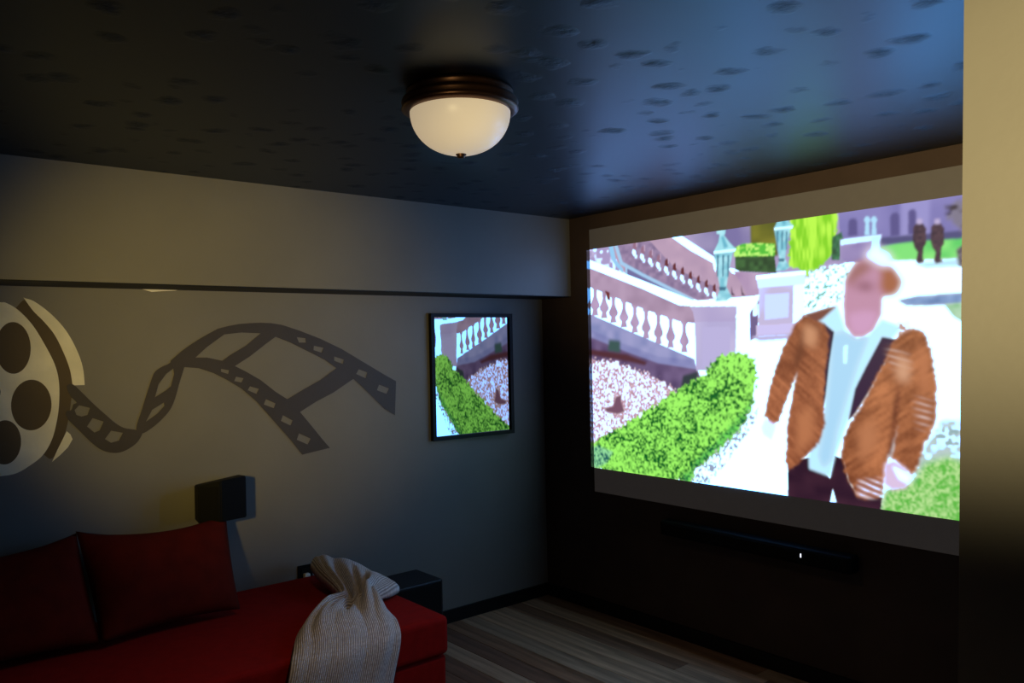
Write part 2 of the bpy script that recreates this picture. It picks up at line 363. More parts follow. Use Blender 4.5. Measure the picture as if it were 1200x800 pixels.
# shapes of the film frame, in metres along and up the screen: outline, colour, second colour, grain, its range, edge softness, raggedness
PICTURE = [
    ([(-0.0792, 2.0190), (-0.0731, 2.2194), (0.8884, 2.1857), (1.5519, 2.2039), (2.2648, 2.1801), (2.3917, 1.9399), (1.9338, 1.9554), (1.6938, 1.8946), (1.5247, 1.8741), (1.3410, 1.8134), (1.0745, 1.8331), (0.6660, 1.7750)], (150, 135, 185), (180, 165, 205), 'huge', 0, 1, 0, 0),
    ([(0.6491, 2.1659), (1.1067, 2.1755), (1.0782, 1.9756), (0.8317, 1.9795)], (120, 112, 165), (160, 150, 190), 'huge', 0.3, 0.7, 3, 0),
    ([(1.5188, 2.1163), (2.0009, 2.1235), (2.3447, 2.1650), (2.3902, 1.8710), (1.9962, 1.9113), (1.6946, 1.9302), (1.5269, 1.9667)], (112, 108, 172), (140, 134, 195), 'huge', 0, 1, 0, 0),
    ([(1.7875, 2.1302), (1.9053, 2.1323), (1.8945, 1.9430), (1.7866, 1.9414)], (150, 145, 205), None, '', 0, 1, 4, 0),
    ([(1.5641, 2.0545), (1.5727, 2.0655), (1.5935, 2.0643), (1.6022, 2.0511), (1.6024, 1.9896), (1.5609, 1.9921)], (86, 80, 140), None, '', 0, 1, 2, 0),
    ([(1.7426, 2.0504), (1.7522, 2.0646), (1.7721, 2.0641), (1.7809, 2.0506), (1.7805, 1.9686), (1.7423, 1.9693)], (86, 80, 140), None, '', 0, 1, 2, 0),
    ([(1.8157, 2.0580), (1.8248, 2.0681), (1.8411, 2.0681), (1.8482, 2.0550), (1.8476, 1.9660), (1.8151, 1.9661)], (86, 80, 140), None, '', 0, 1, 2, 0),
    ([(1.0782, 2.1592), (1.2241, 2.1468), (1.2233, 1.9409), (1.0775, 1.9471)], (70, 78, 25), (128, 126, 40), 'big', 0, 1, 2, 0),
    ([(0.9881, 2.0056), (1.1980, 1.9991), (1.2124, 1.8626), (0.9899, 1.8892)], (26, 60, 40), (60, 105, 60), 'mid', 0, 1, 0, 0),
    ([(0.9831, 2.0020), (1.0318, 2.0174), (1.1257, 2.0111), (1.2070, 1.9982), (1.2055, 1.9427), (0.9820, 1.9605)], (80, 190, 60), (190, 250, 120), 'small', 0.3, 0.7, 1, 0),
    ([(1.2838, 2.0836), (1.3064, 2.1274), (1.5193, 2.1349), (1.5131, 2.0427), (1.4996, 1.9697), (1.4744, 1.9087), (1.4168, 1.8610), (1.3627, 1.8426), (1.3257, 1.8766), (1.2745, 1.8888)], (130, 212, 36), (186, 250, 76), 'streak', 0.2, 0.75, 1, 0.01),
    ([(1.4884, 1.9971), (1.5319, 2.0143), (1.5458, 1.9461), (1.5251, 1.8926), (1.4820, 1.8967)], (25, 60, 50), (60, 130, 90), 'small', 0, 1, 1, 0),
    ([(1.6910, 1.9306), (1.8515, 1.9514), (2.0218, 1.9416), (2.3919, 1.9519), (2.3886, 1.7900), (2.0198, 1.8525), (1.7147, 1.8711)], (90, 205, 105), (140, 235, 130), 'big', 0, 1, 2, 0),
    ([(1.6955, 1.9694), (1.9659, 1.9616), (2.0222, 1.9614), (2.0215, 1.9284), (1.8512, 1.9376), (1.7019, 1.9366)], (75, 75, 125), None, '', 0, 1, 2, 0),
    ([(1.5230, 1.9671), (1.6740, 1.9791), (1.6605, 1.8690), (1.5211, 1.8856)], (140, 125, 180), (170, 155, 200), 'big', 0, 1, 0, 0),
    ([(1.5234, 1.9819), (1.7066, 1.9824), (1.7025, 1.9615), (1.5266, 1.9556)], (215, 225, 255), None, '', 0, 1, 1, 0),
    ([(1.6629, 1.9732), (1.7029, 1.9793), (1.6897, 1.8771), (1.6606, 1.8762)], (200, 220, 255), None, '', 0, 1, 1, 0),
    ([(1.6338, 1.9874), (1.6386, 2.0376), (1.6316, 2.0530), (1.6412, 2.0662), (1.6522, 2.0647), (1.6610, 2.0491), (1.6534, 2.0356), (1.6558, 1.9848)], (175, 225, 255), None, '', 0, 1, 1, 0),
    ([(1.6631, 1.9840), (1.6680, 2.0337), (1.6610, 2.0491), (1.6705, 2.0622), (1.6813, 2.0607), (1.6900, 2.0452), (1.6825, 2.0319), (1.6849, 1.9814)], (175, 225, 255), None, '', 0, 1, 1, 0),
    ([(1.8324, 1.8497), (2.0260, 1.8552), (2.3902, 1.8710), (2.3886, 1.7900), (2.0253, 1.8223), (1.8820, 1.8281)], (190, 225, 245), None, '', 0, 1, 2, 0),
    ([(1.7673, 1.7046), (1.8462, 1.7174), (1.9381, 1.7187), (2.0231, 1.7200), (2.3875, 1.7360), (2.3862, 1.6700), (2.0221, 1.6772), (1.8786, 1.6779), (1.8013, 1.6818)], (100, 130, 180), (140, 170, 215), 'mid', 0, 1, 2, 0),
    ([(1.9468, 1.6778), (2.0223, 1.6838), (2.3869, 1.7060), (2.3820, 1.4657), (2.0507, 1.5838), (1.9837, 1.6258)], (120, 185, 130), (185, 220, 190), 'mid', 0, 1, 2, 0),
    ([(1.8358, 1.9981), (1.8495, 2.0102), (1.8728, 2.0072), (1.8855, 1.9850), (1.8842, 1.9237), (1.8739, 1.9111), (1.8696, 1.8669), (1.8759, 1.8526), (1.8525, 1.8479), (1.8427, 1.8592), (1.8502, 1.8929), (1.8372, 1.9150), (1.8311, 1.9433)], (52, 36, 60), (84, 60, 76), 'small', 0, 1, 1, 0),
    ([(1.8499, 2.0274), (1.8699, 2.0247), (1.8694, 2.0042), (1.8494, 2.0068)], (190, 175, 215), None, '', 0, 1, 2, 0),
    ([(1.9053, 1.9894), (1.9186, 2.0012), (1.9412, 1.9983), (1.9535, 1.9765), (1.9521, 1.9162), (1.9423, 1.9038), (1.9381, 1.8604), (1.9442, 1.8463), (1.9215, 1.8416), (1.9121, 1.8527), (1.9193, 1.8859), (1.9068, 1.9076), (1.9009, 1.9354)], (52, 36, 60), (84, 60, 76), 'small', 0, 1, 1, 0),
    ([(1.9190, 2.0181), (1.9383, 2.0156), (1.9379, 1.9954), (1.9185, 1.9979)], (190, 175, 215), None, '', 0, 1, 2, 0),
    ([(1.9649, 2.0643), (1.9961, 2.0743), (2.0368, 2.0754), (2.2534, 2.1141), (2.2499, 1.9440), (2.0275, 1.9576), (1.9873, 1.9844), (1.9671, 2.0089)], (58, 50, 66), (124, 118, 140), 'mid', 0.3, 0.7, 3, 0.02),
    ([(1.9955, 1.8887), (2.0333, 1.9136), (2.2496, 1.9304), (2.2469, 1.8010), (2.0042, 1.8224)], (70, 62, 80), (120, 110, 120), 'small', 0, 1, 2, 0),
    ([(1.3241, 1.8147), (1.3836, 1.8485), (1.5442, 1.8797), (1.5804, 1.7957), (1.5407, 1.7321), (1.4409, 1.6851), (1.3374, 1.6668)], (255, 255, 255), (130, 196, 182), 'mixs', 0.56, 0.72, 2, 0.02),
    ([(-0.0358, 2.1067), (0.2090, 2.1217), (0.4599, 2.1227), (0.6193, 2.1182), (0.8761, 1.9565), (0.8641, 1.9124), (0.9704, 1.9077), (1.0512, 1.8614), (1.1205, 1.8473), (1.1180, 1.7529), (0.9769, 1.7612), (0.7603, 1.7600), (-0.0375, 2.0485)], (172, 145, 175), (195, 165, 190), 'big', 0, 1, 0, 0),
    ([(-0.0358, 2.1067), (0.1532, 2.1177), (0.2325, 1.9871), (0.2915, 1.9216), (-0.0377, 2.0432)], (170, 155, 200), (225, 220, 245), 'mid', 0.4, 0.7, 0, 0),
    ([(0.2087, 2.1115), (0.4467, 2.1047), (0.6261, 1.9329), (0.8725, 1.8214), (0.8602, 1.7680), (0.7604, 1.7646), (0.5274, 1.8644), (0.2599, 1.9948)], (126, 108, 146), (165, 142, 176), 'mid', 0, 1, 0, 0),
    ([(0.2725, 1.9634), (0.3521, 1.9565), (0.6805, 1.7738), (0.5256, 1.8019), (0.2915, 1.9216)], (112, 110, 160), None, '', 0, 1, 0, 0),
    ([(0.1946, 2.1029), (0.2195, 2.1052), (0.2575, 2.0031), (0.4033, 1.9275), (0.7491, 1.7652), (0.7091, 1.7628), (0.4027, 1.9079), (0.2394, 1.9886)], (165, 205, 240), None, '', 0, 1, 1, 0),
    ([(0.1527, 2.1023), (0.1877, 2.1036), (0.2060, 2.0201), (0.2590, 1.9646), (0.2583, 1.9394), (0.2049, 1.9845), (0.1715, 2.0285)], (150, 205, 245), None, '', 0, 1, 1, 0),
    ([(0.2755, 1.9732), (0.2889, 1.9720), (0.2901, 1.9217), (0.2767, 1.9228)], (165, 205, 240), None, '', 0, 1, 0, 0),
    ([(0.3364, 2.0954), (0.3525, 2.1055), (0.3676, 2.0840), (0.3536, 2.0538), (0.3330, 2.0679)], (150, 110, 135), None, '', 0, 1, 1, 0),
    ([(0.3329, 2.0659), (0.3537, 2.0557), (0.3569, 2.0316), (0.3422, 2.0231), (0.3270, 2.0445)], (238, 238, 255), None, '', 0, 1, 1, 0),
    ([(0.3503, 2.0302), (0.3660, 2.0307), (0.3629, 2.0112), (0.3445, 2.0129)], (225, 225, 250), None, '', 0, 1, 1, 0),
    ([(0.3578, 2.1089), (0.3656, 2.1061), (0.3646, 2.0725), (0.3569, 2.0753)], (190, 165, 195), None, '', 0, 1, 0, 0),
    ([(0.3930, 2.0663), (0.4088, 2.0764), (0.4236, 2.0552), (0.4099, 2.0251), (0.3897, 2.0390)], (150, 110, 135), None, '', 0, 1, 1, 0),
    ([(0.3896, 2.0370), (0.4100, 2.0271), (0.4131, 2.0032), (0.3987, 1.9947), (0.3838, 2.0159)], (238, 238, 255), None, '', 0, 1, 1, 0),
    ([(0.4067, 2.0018), (0.4221, 2.0023), (0.4190, 1.9830), (0.4010, 1.9846)], (225, 225, 250), None, '', 0, 1, 1, 0),
    ([(0.4141, 2.0798), (0.4217, 2.0770), (0.4207, 2.0437), (0.4131, 2.0464)], (190, 165, 195), None, '', 0, 1, 0, 0),
    ([(0.4486, 2.0377), (0.4640, 2.0478), (0.4785, 2.0269), (0.4651, 1.9971), (0.4453, 2.0107)], (150, 110, 135), None, '', 0, 1, 1, 0),
    ([(0.4452, 2.0087), (0.4652, 1.9990), (0.4683, 1.9753), (0.4542, 1.9669), (0.4395, 1.9878)], (238, 238, 255), None, '', 0, 1, 1, 0),
    ([(0.4619, 1.9740), (0.4771, 1.9745), (0.4740, 1.9554), (0.4564, 1.9569)], (225, 225, 250), None, '', 0, 1, 1, 0),
    ([(0.4692, 2.0512), (0.4766, 2.0484), (0.4757, 2.0155), (0.4682, 2.0182)], (190, 165, 195), None, '', 0, 1, 0, 0),
    ([(0.5030, 2.0097), (0.5182, 2.0198), (0.5324, 1.9991), (0.5192, 1.9695), (0.4998, 1.9829)], (150, 110, 135), None, '', 0, 1, 1, 0),
    ([(0.4997, 1.9810), (0.5193, 1.9715), (0.5223, 1.9480), (0.5085, 1.9396), (0.4942, 1.9602)], (238, 238, 255), None, '', 0, 1, 1, 0),
    ([(0.5161, 1.9467), (0.5310, 1.9473), (0.5280, 1.9283), (0.5107, 1.9297)], (225, 225, 250), None, '', 0, 1, 1, 0),
    ([(0.5232, 2.0231), (0.5306, 2.0205), (0.5296, 1.9878), (0.5223, 1.9905)], (190, 165, 195), None, '', 0, 1, 0, 0),
    ([(0.5564, 1.9822), (0.5713, 1.9923), (0.5853, 1.9719), (0.5723, 1.9425), (0.5532, 1.9557)], (100, 40, 52), None, '', 0, 1, 1, 0),
    ([(0.5532, 1.9538), (0.5724, 1.9444), (0.5754, 1.9213), (0.5618, 1.9128), (0.5477, 1.9332)], (238, 238, 255), None, '', 0, 1, 1, 0),
    ([(0.5693, 1.9199), (0.5838, 1.9206), (0.5809, 1.9017), (0.5639, 1.9031)], (225, 225, 250), None, '', 0, 1, 1, 0),
    ([(0.5762, 1.9956), (0.5834, 1.9930), (0.5825, 1.9607), (0.5753, 1.9633)], (190, 165, 195), None, '', 0, 1, 0, 0),
    ([(0.6088, 1.9553), (0.6234, 1.9653), (0.6371, 1.9452), (0.6244, 1.9160), (0.6057, 1.9290)], (100, 40, 52), None, '', 0, 1, 1, 0),
    ([(0.6056, 1.9271), (0.6245, 1.9179), (0.6274, 1.8950), (0.6141, 1.8866), (0.6003, 1.9067)], (238, 238, 255), None, '', 0, 1, 1, 0),
    ([(0.6214, 1.8936), (0.6357, 1.8943), (0.6328, 1.8757), (0.6162, 1.8769)], (225, 225, 250), None, '', 0, 1, 1, 0),
    ([(0.6283, 1.9687), (0.6353, 1.9661), (0.6344, 1.9341), (0.6274, 1.9366)], (190, 165, 195), None, '', 0, 1, 0, 0),
    ([(0.6602, 1.9289), (0.6745, 1.9389), (0.6879, 1.9190), (0.6755, 1.8901), (0.6571, 1.9028)], (100, 40, 52), None, '', 0, 1, 1, 0),
    ([(0.6571, 1.9009), (0.6756, 1.8919), (0.6784, 1.8692), (0.6653, 1.8608), (0.6518, 1.8806)], (238, 238, 255), None, '', 0, 1, 1, 0),
    ([(0.6726, 1.8678), (0.6866, 1.8686), (0.6837, 1.8501), (0.6674, 1.8513)], (225, 225, 250), None, '', 0, 1, 1, 0),
    ([(0.6793, 1.9422), (0.6862, 1.9397), (0.6853, 1.9080), (0.6784, 1.9104)], (190, 165, 195), None, '', 0, 1, 0, 0),
    ([(0.7106, 1.9029), (0.7247, 1.9129), (0.7379, 1.8933), (0.7256, 1.8646), (0.7076, 1.8771)], (100, 40, 52), None, '', 0, 1, 1, 0),
    ([(0.7076, 1.8752), (0.7257, 1.8664), (0.7285, 1.8439), (0.7157, 1.8356), (0.7024, 1.8551)], (238, 238, 255), None, '', 0, 1, 1, 0),
    ([(0.7227, 1.8425), (0.7365, 1.8434), (0.7337, 1.8250), (0.7177, 1.8261)], (225, 225, 250), None, '', 0, 1, 1, 0),
    ([(0.7293, 1.9162), (0.7361, 1.9138), (0.7353, 1.8824), (0.7285, 1.8848)], (190, 165, 195), None, '', 0, 1, 0, 0),
    ([(0.7601, 1.8775), (0.7739, 1.8874), (0.7868, 1.8680), (0.7749, 1.8395), (0.7572, 1.8519)], (100, 40, 52), None, '', 0, 1, 1, 0),
    ([(0.7571, 1.8500), (0.7749, 1.8414), (0.7777, 1.8191), (0.7651, 1.8107), (0.7520, 1.8301)], (238, 238, 255), None, '', 0, 1, 1, 0),
    ([(0.7720, 1.8177), (0.7855, 1.8186), (0.7828, 1.8004), (0.7671, 1.8014)], (225, 225, 250), None, '', 0, 1, 1, 0),
    ([(0.7785, 1.8907), (0.7852, 1.8884), (0.7843, 1.8572), (0.7776, 1.8596)], (190, 165, 195), None, '', 0, 1, 0, 0),
    ([(0.8087, 1.8525), (0.8222, 1.8624), (0.8349, 1.8433), (0.8232, 1.8150), (0.8058, 1.8271)], (100, 40, 52), None, '', 0, 1, 1, 0),
    ([(0.8057, 1.8253), (0.8232, 1.8168), (0.8259, 1.7948), (0.8136, 1.7864), (0.8008, 1.8055)], (238, 238, 255), None, '', 0, 1, 1, 0),
    ([(0.8204, 1.7933), (0.8336, 1.7943), (0.8309, 1.7762), (0.8155, 1.7772)], (225, 225, 250), None, '', 0, 1, 1, 0),
    ([(0.8267, 1.8657), (0.8333, 1.8634), (0.8324, 1.8325), (0.8259, 1.8348)], (190, 165, 195), None, '', 0, 1, 0, 0),
    ([(0.8564, 1.8280), (0.8697, 1.8379), (0.8821, 1.8190), (0.8706, 1.7909), (0.8535, 1.8028)], (100, 40, 52), None, '', 0, 1, 1, 0),
    ([(0.8535, 1.8010), (0.8706, 1.7927), (0.8733, 1.7708), (0.8612, 1.7625), (0.8486, 1.7814)], (238, 238, 255), None, '', 0, 1, 1, 0),
    ([(0.8678, 1.7693), (0.8808, 1.7704), (0.8782, 1.7525), (0.8631, 1.7533)], (225, 225, 250), None, '', 0, 1, 1, 0),
    ([(0.8741, 1.8412), (0.8805, 1.8389), (0.8797, 1.8083), (0.8733, 1.8105)], (190, 165, 195), None, '', 0, 1, 0, 0),
    ([(0.9637, 1.7752), (0.9629, 1.8241), (0.9703, 1.7881), (0.9864, 1.7694)], (70, 45, 75), None, '', 0, 1, 1, 0),
    ([(1.0204, 1.7718), (1.0196, 1.8201), (1.0269, 1.7845), (1.0426, 1.7661)], (70, 45, 75), None, '', 0, 1, 1, 0),
    ([(1.0858, 1.7678), (1.0851, 1.8155), (1.0921, 1.7804), (1.1075, 1.7622)], (70, 45, 75), None, '', 0, 1, 1, 0),
    ([(0.5832, 2.1130), (0.6430, 2.1153), (0.8657, 1.9710), (0.8810, 1.9380), (0.8744, 1.8935), (0.8641, 1.9124), (0.8594, 1.9418), (0.7218, 2.0176)], (246, 248, 255), None, '', 0, 1, 0, 0),
    ([(0.9442, 1.9100), (0.9806, 1.9024), (1.0613, 1.8650), (1.1790, 1.8598), (1.2359, 1.8636), (1.2354, 1.8468), (1.1399, 1.8415), (1.0510, 1.8527), (0.9697, 1.8812)], (246, 248, 255), None, '', 0, 1, 0, 0),
    ([(0.9801, 1.8900), (1.1899, 1.8565), (1.1836, 1.6055), (1.0577, 1.5478), (1.0630, 1.7522)], (165, 135, 175), (195, 170, 200), 'big', 0, 1, 0, 0),
    ([(1.0628, 1.7440), (1.1189, 1.7489), (1.1050, 1.5673), (1.0579, 1.5560)], (110, 95, 140), None, '', 0, 1, 2, 0),
    ([(1.0826, 1.7204), (1.1076, 1.7277), (1.1114, 1.6845), (1.1011, 1.6677), (1.0813, 1.6685)], (235, 235, 255), None, '', 0, 1, 1, 0),
    ([(1.1160, 1.8139), (1.3494, 1.8128), (1.3479, 1.5815), (1.1051, 1.5713)], (242, 240, 255), None, '', 0, 1, 0, 0),
    ([(1.1157, 1.8017), (1.2982, 1.8010), (1.2894, 1.6220), (1.1108, 1.6117)], (190, 180, 218), (208, 198, 230), 'huge', 0, 1, 0, 0),
    ([(1.1469, 1.7674), (1.2758, 1.7673), (1.2687, 1.6541), (1.1438, 1.6469)], (205, 198, 232), None, '', 0, 1, 1, 0),
    ([(1.1031, 1.8553), (1.3589, 1.8583), (1.3533, 1.8009), (1.1109, 1.7980)], (215, 205, 232), None, '', 0, 1, 0, 0),
    ([(1.1032, 1.8594), (1.3590, 1.8621), (1.3585, 1.8429), (1.1027, 1.8391)], (252, 250, 255), None, '', 0, 1, 0, 0),
    ([(1.0972, 1.6243), (1.3238, 1.6286), (1.3267, 1.5782), (1.0958, 1.5715)], (205, 190, 222), None, '', 0, 1, 0, 0),
    ([(1.0677, 1.5721), (1.3353, 1.5818), (1.2921, 1.5556), (1.1137, 1.5469)], (190, 185, 225), None, '', 0, 1, 2, 0),
    ([(1.2196, 2.1534), (1.2598, 2.1505), (1.2570, 2.1337), (1.2513, 2.1309), (1.2744, 2.0990), (1.3028, 2.0689), (1.2891, 2.0563), (1.2132, 2.0614), (1.2053, 2.0718), (1.2265, 2.1054), (1.2329, 2.1356), (1.2201, 2.1403)], (140, 215, 232), (176, 236, 248), 'big', 0.2, 0.8, 1, 0),
    ([(1.2052, 2.0668), (1.2892, 2.0578), (1.2718, 1.9954), (1.2628, 1.9533), (1.2581, 1.9251), (1.2732, 1.8950), (1.2809, 1.8835), (1.2567, 1.8713), (1.2084, 1.8718), (1.2172, 1.8964), (1.2299, 1.9205), (1.2227, 1.9574), (1.2158, 2.0016)], (120, 195, 215), (170, 230, 244), 'mid', 0.2, 0.8, 1, 0),
    ([(1.2179, 2.0558), (1.2268, 2.0547), (1.2214, 1.9684), (1.2166, 1.9689)], (66, 122, 150), None, '', 0, 1, 1, 0),
    ([(1.2421, 2.0528), (1.2509, 2.0517), (1.2455, 1.9659), (1.2407, 1.9664)], (66, 122, 150), None, '', 0, 1, 1, 0),
    ([(1.2644, 2.0501), (1.2731, 2.0490), (1.2678, 1.9636), (1.2631, 1.9641)], (66, 122, 150), None, '', 0, 1, 1, 0),
    ([(1.2037, 2.0728), (1.3029, 2.0703), (1.2979, 2.0595), (1.2051, 2.0610)], (225, 250, 255), None, '', 0, 1, 0, 0),
    ([(1.2220, 1.9285), (1.2581, 1.9251), (1.2514, 1.9113), (1.2273, 1.9136)], (60, 110, 140), None, '', 0, 1, 1, 0),
    ([(1.2391, 2.1253), (1.2488, 2.1276), (1.2700, 2.0817), (1.2499, 2.0770)], (100, 180, 205), None, '', 0, 1, 2, 0),
    ([(-0.0416, 1.9162), (0.3983, 1.7555), (0.7461, 1.6545), (0.7408, 1.4604), (0.5173, 1.5084), (-0.0487, 1.6828)], (250, 250, 255), None, '', 0, 1, 0, 0),
    ([(0.0693, 1.8871), (0.0660, 1.8717), (0.0541, 1.8631), (0.0515, 1.8256), (0.0582, 1.8064), (0.0732, 1.7774), (0.0713, 1.7619), (0.0535, 1.7471), (0.0612, 1.7123), (0.0087, 1.7145), (0.0185, 1.7487), (0.0014, 1.7654), (0.0004, 1.7812), (0.0174, 1.8087), (0.0253, 1.8272), (0.0250, 1.8650), (0.0136, 1.8752), (0.0111, 1.8912)], (166, 140, 172), (188, 162, 198), 'big', 0, 1, 0, 0),
    ([(0.1400, 1.8636), (0.1367, 1.8486), (0.1251, 1.8403), (0.1226, 1.8040), (0.1292, 1.7854), (0.1438, 1.7574), (0.1420, 1.7423), (0.1246, 1.7280), (0.1321, 1.6943), (0.0809, 1.6963), (0.0905, 1.7295), (0.0737, 1.7455), (0.0727, 1.7609), (0.0893, 1.7876), (0.0970, 1.8054), (0.0967, 1.8421), (0.0855, 1.8519), (0.0831, 1.8674)], (166, 140, 172), (188, 162, 198), 'big', 0, 1, 0, 0),
    ([(0.2099, 1.8263), (0.2067, 1.8122), (0.1955, 1.8043), (0.1931, 1.7701), (0.1995, 1.7527), (0.2138, 1.7263), (0.2120, 1.7122), (0.1951, 1.6986), (0.2024, 1.6669), (0.1524, 1.6687), (0.1618, 1.6999), (0.1454, 1.7150), (0.1444, 1.7294), (0.1606, 1.7546), (0.1681, 1.7714), (0.1677, 1.8059), (0.1568, 1.8152), (0.1544, 1.8297)], (166, 140, 172), (188, 162, 198), 'big', 0, 1, 0, 0),
    ([(0.2878, 1.7963), (0.2847, 1.7825), (0.2737, 1.7746), (0.2714, 1.7409), (0.2776, 1.7237), (0.2916, 1.6978), (0.2899, 1.6838), (0.2734, 1.6703), (0.2805, 1.6391), (0.2318, 1.6406), (0.2409, 1.6715), (0.2250, 1.6863), (0.2240, 1.7005), (0.2398, 1.7254), (0.2471, 1.7420), (0.2467, 1.7761), (0.2361, 1.7851), (0.2338, 1.7995)], (166, 140, 172), (188, 162, 198), 'big', 0, 1, 0, 0),
    ([(0.3662, 1.7651), (0.3632, 1.7511), (0.3525, 1.7431), (0.3502, 1.7091), (0.3562, 1.6918), (0.3698, 1.6658), (0.3681, 1.6517), (0.3521, 1.6380), (0.3590, 1.6066), (0.3116, 1.6078), (0.3205, 1.6390), (0.3050, 1.6538), (0.3041, 1.6681), (0.3194, 1.6933), (0.3265, 1.7101), (0.3262, 1.7444), (0.3159, 1.7535), (0.3136, 1.7679)], (166, 140, 172), (188, 162, 198), 'big', 0, 1, 0, 0),
    ([(0.4451, 1.7385), (0.4422, 1.7239), (0.4317, 1.7156), (0.4295, 1.6805), (0.4353, 1.6626), (0.4485, 1.6358), (0.4468, 1.6212), (0.4312, 1.6069), (0.4379, 1.5745), (0.3918, 1.5754), (0.4005, 1.6077), (0.3855, 1.6229), (0.3846, 1.6377), (0.3995, 1.6639), (0.4065, 1.6813), (0.4062, 1.7168), (0.3962, 1.7261), (0.3940, 1.7410)], (166, 140, 172), (188, 162, 198), 'big', 0, 1, 0, 0),
    ([(0.5293, 1.7151), (0.5264, 1.6998), (0.5163, 1.6910), (0.5140, 1.6541), (0.5197, 1.6354), (0.5324, 1.6073), (0.5308, 1.5919), (0.5156, 1.5769), (0.5220, 1.5428), (0.4773, 1.5434), (0.4858, 1.5775), (0.4712, 1.5933), (0.4704, 1.6089), (0.4850, 1.6364), (0.4917, 1.6548), (0.4915, 1.6920), (0.4818, 1.7017), (0.4798, 1.7174)], (166, 140, 172), (188, 162, 198), 'big', 0, 1, 0, 0),
    ([(0.6099, 1.6925), (0.6070, 1.6774), (0.5972, 1.6687), (0.5950, 1.6323), (0.6005, 1.6139), (0.6129, 1.5863), (0.6112, 1.5711), (0.5965, 1.5562), (0.6027, 1.5227), (0.5594, 1.5232), (0.5676, 1.5567), (0.5534, 1.5723), (0.5527, 1.5876), (0.5668, 1.6148), (0.5733, 1.6329), (0.5732, 1.6696), (0.5637, 1.6791), (0.5617, 1.6945)], (166, 140, 172), (188, 162, 198), 'big', 0, 1, 0, 0),
    ([(0.6971, 1.6637), (0.6944, 1.6490), (0.6849, 1.6405), (0.6828, 1.6051), (0.6881, 1.5872), (0.7001, 1.5605), (0.6985, 1.5457), (0.6842, 1.5312), (0.6903, 1.4987), (0.6483, 1.4989), (0.6562, 1.5315), (0.6426, 1.5466), (0.6418, 1.5615), (0.6555, 1.5880), (0.6618, 1.6056), (0.6616, 1.6412), (0.6525, 1.6505), (0.6506, 1.6654)], (166, 140, 172), (188, 162, 198), 'big', 0, 1, 0, 0),
    ([(-0.0387, 2.0094), (0.4011, 1.8538), (0.6445, 1.7429), (0.7425, 1.7304), (0.7459, 1.6452), (0.6421, 1.6582), (0.3977, 1.7358), (-0.0422, 1.8950)], (158, 132, 160), (184, 158, 186), 'big', 0, 1, 0, 0),
    ([(0.1170, 1.8527), (0.1519, 1.8401), (0.1575, 1.7936), (0.1366, 1.7999)], (110, 40, 45), None, '', 0, 1, 1, 0),
    ([(-0.0374, 2.0517), (0.4021, 1.8873), (0.7657, 1.7495), (0.7482, 1.7320), (0.6444, 1.7410), (0.4008, 1.8420), (-0.0389, 2.0051)], (252, 252, 255), None, '', 0, 1, 0, 0),
    ([(-0.0505, 1.7388), (0.7330, 1.4632), (0.7503, 1.3765), (0.5558, 1.3615), (-0.0548, 1.5996)], (128, 136, 186), (160, 160, 205), 'big', 0, 1, 0, 0),
    ([(-0.0557, 1.6294), (0.2907, 1.5085), (0.4958, 1.4473), (0.7440, 1.4138), (0.7706, 1.3686), (0.6112, 1.2780), (0.3366, 1.3976), (-0.0607, 1.4652)], (84, 66, 104), (120, 100, 140), 'big', 0, 1, 2, 0),
    ([(-0.0550, 1.6504), (0.1747, 1.5726), (0.4966, 1.4771), (0.7171, 1.4594), (0.7440, 1.4138), (0.4956, 1.4413), (0.2740, 1.5025), (-0.0564, 1.6058)], (118, 122, 176), (146, 148, 196), 'big', 0, 1, 2, 0),
    ([(0.1402, 1.5733), (0.2256, 1.5654), (0.2236, 1.4965), (0.1296, 1.5098)], (60, 88, 86), None, '', 0, 1, 4, 0),
    ([(-0.0404, 1.5241), (0.2736, 1.4900), (0.4180, 1.4470), (0.4017, 1.4287), (0.2559, 1.4527), (-0.0414, 1.4901)], (84, 46, 56), None, '', 0, 1, 3, 0),
    ([(0.6577, 1.3782), (0.7577, 1.4026), (0.7424, 1.3567), (0.6412, 1.3081)], (48, 60, 66), None, '', 0, 1, 3, 0),
    ([(-0.0605, 1.4718), (0.1539, 1.4525), (0.3449, 1.4038), (0.4933, 1.3576), (0.6263, 1.2937), (0.4415, 1.1696), (0.2956, 1.1125), (0.1235, 1.0127), (-0.0767, 0.9448)], (244, 220, 230), (178, 134, 154), 'mixs', 0.38, 0.78, 1, 0.02),
    ([(0.0935, 1.1833), (0.1637, 1.1993), (0.1823, 1.2506), (0.2252, 1.2647), (0.2239, 1.2208), (0.2476, 1.1719), (0.1965, 1.1542), (0.1105, 1.1624)], (120, 84, 104), None, '', 0, 1, 2, 0),
    ([(0.9804, 1.7153), (1.0675, 1.7437), (1.0597, 1.4455), (0.9726, 1.4160)], (250, 250, 255), None, '', 0, 1, 0, 0),
    ([(0.7392, 1.6750), (0.9888, 1.6651), (0.9772, 1.4077), (0.7425, 1.4051)], (176, 168, 212), (196, 188, 226), 'huge', 0, 1, 0, 0),
    ([(0.7856, 1.6257), (0.9534, 1.6205), (0.9433, 1.4241), (0.7801, 1.4228)], (186, 178, 222), None, '', 0, 1, 1, 0),
    ([(0.7084, 1.7368), (0.9914, 1.7224), (0.9937, 1.6897), (0.9739, 1.6463), (0.7404, 1.6528), (0.7303, 1.7014)], (172, 160, 205), (190, 178, 216), 'huge', 0, 1, 0, 0),
    ([(0.9915, 1.7251), (1.1183, 1.7632), (1.1077, 1.7320), (1.0667, 1.6864), (1.0606, 1.6432), (0.9894, 1.6458)], (250, 248, 255), None, '', 0, 1, 0, 0),
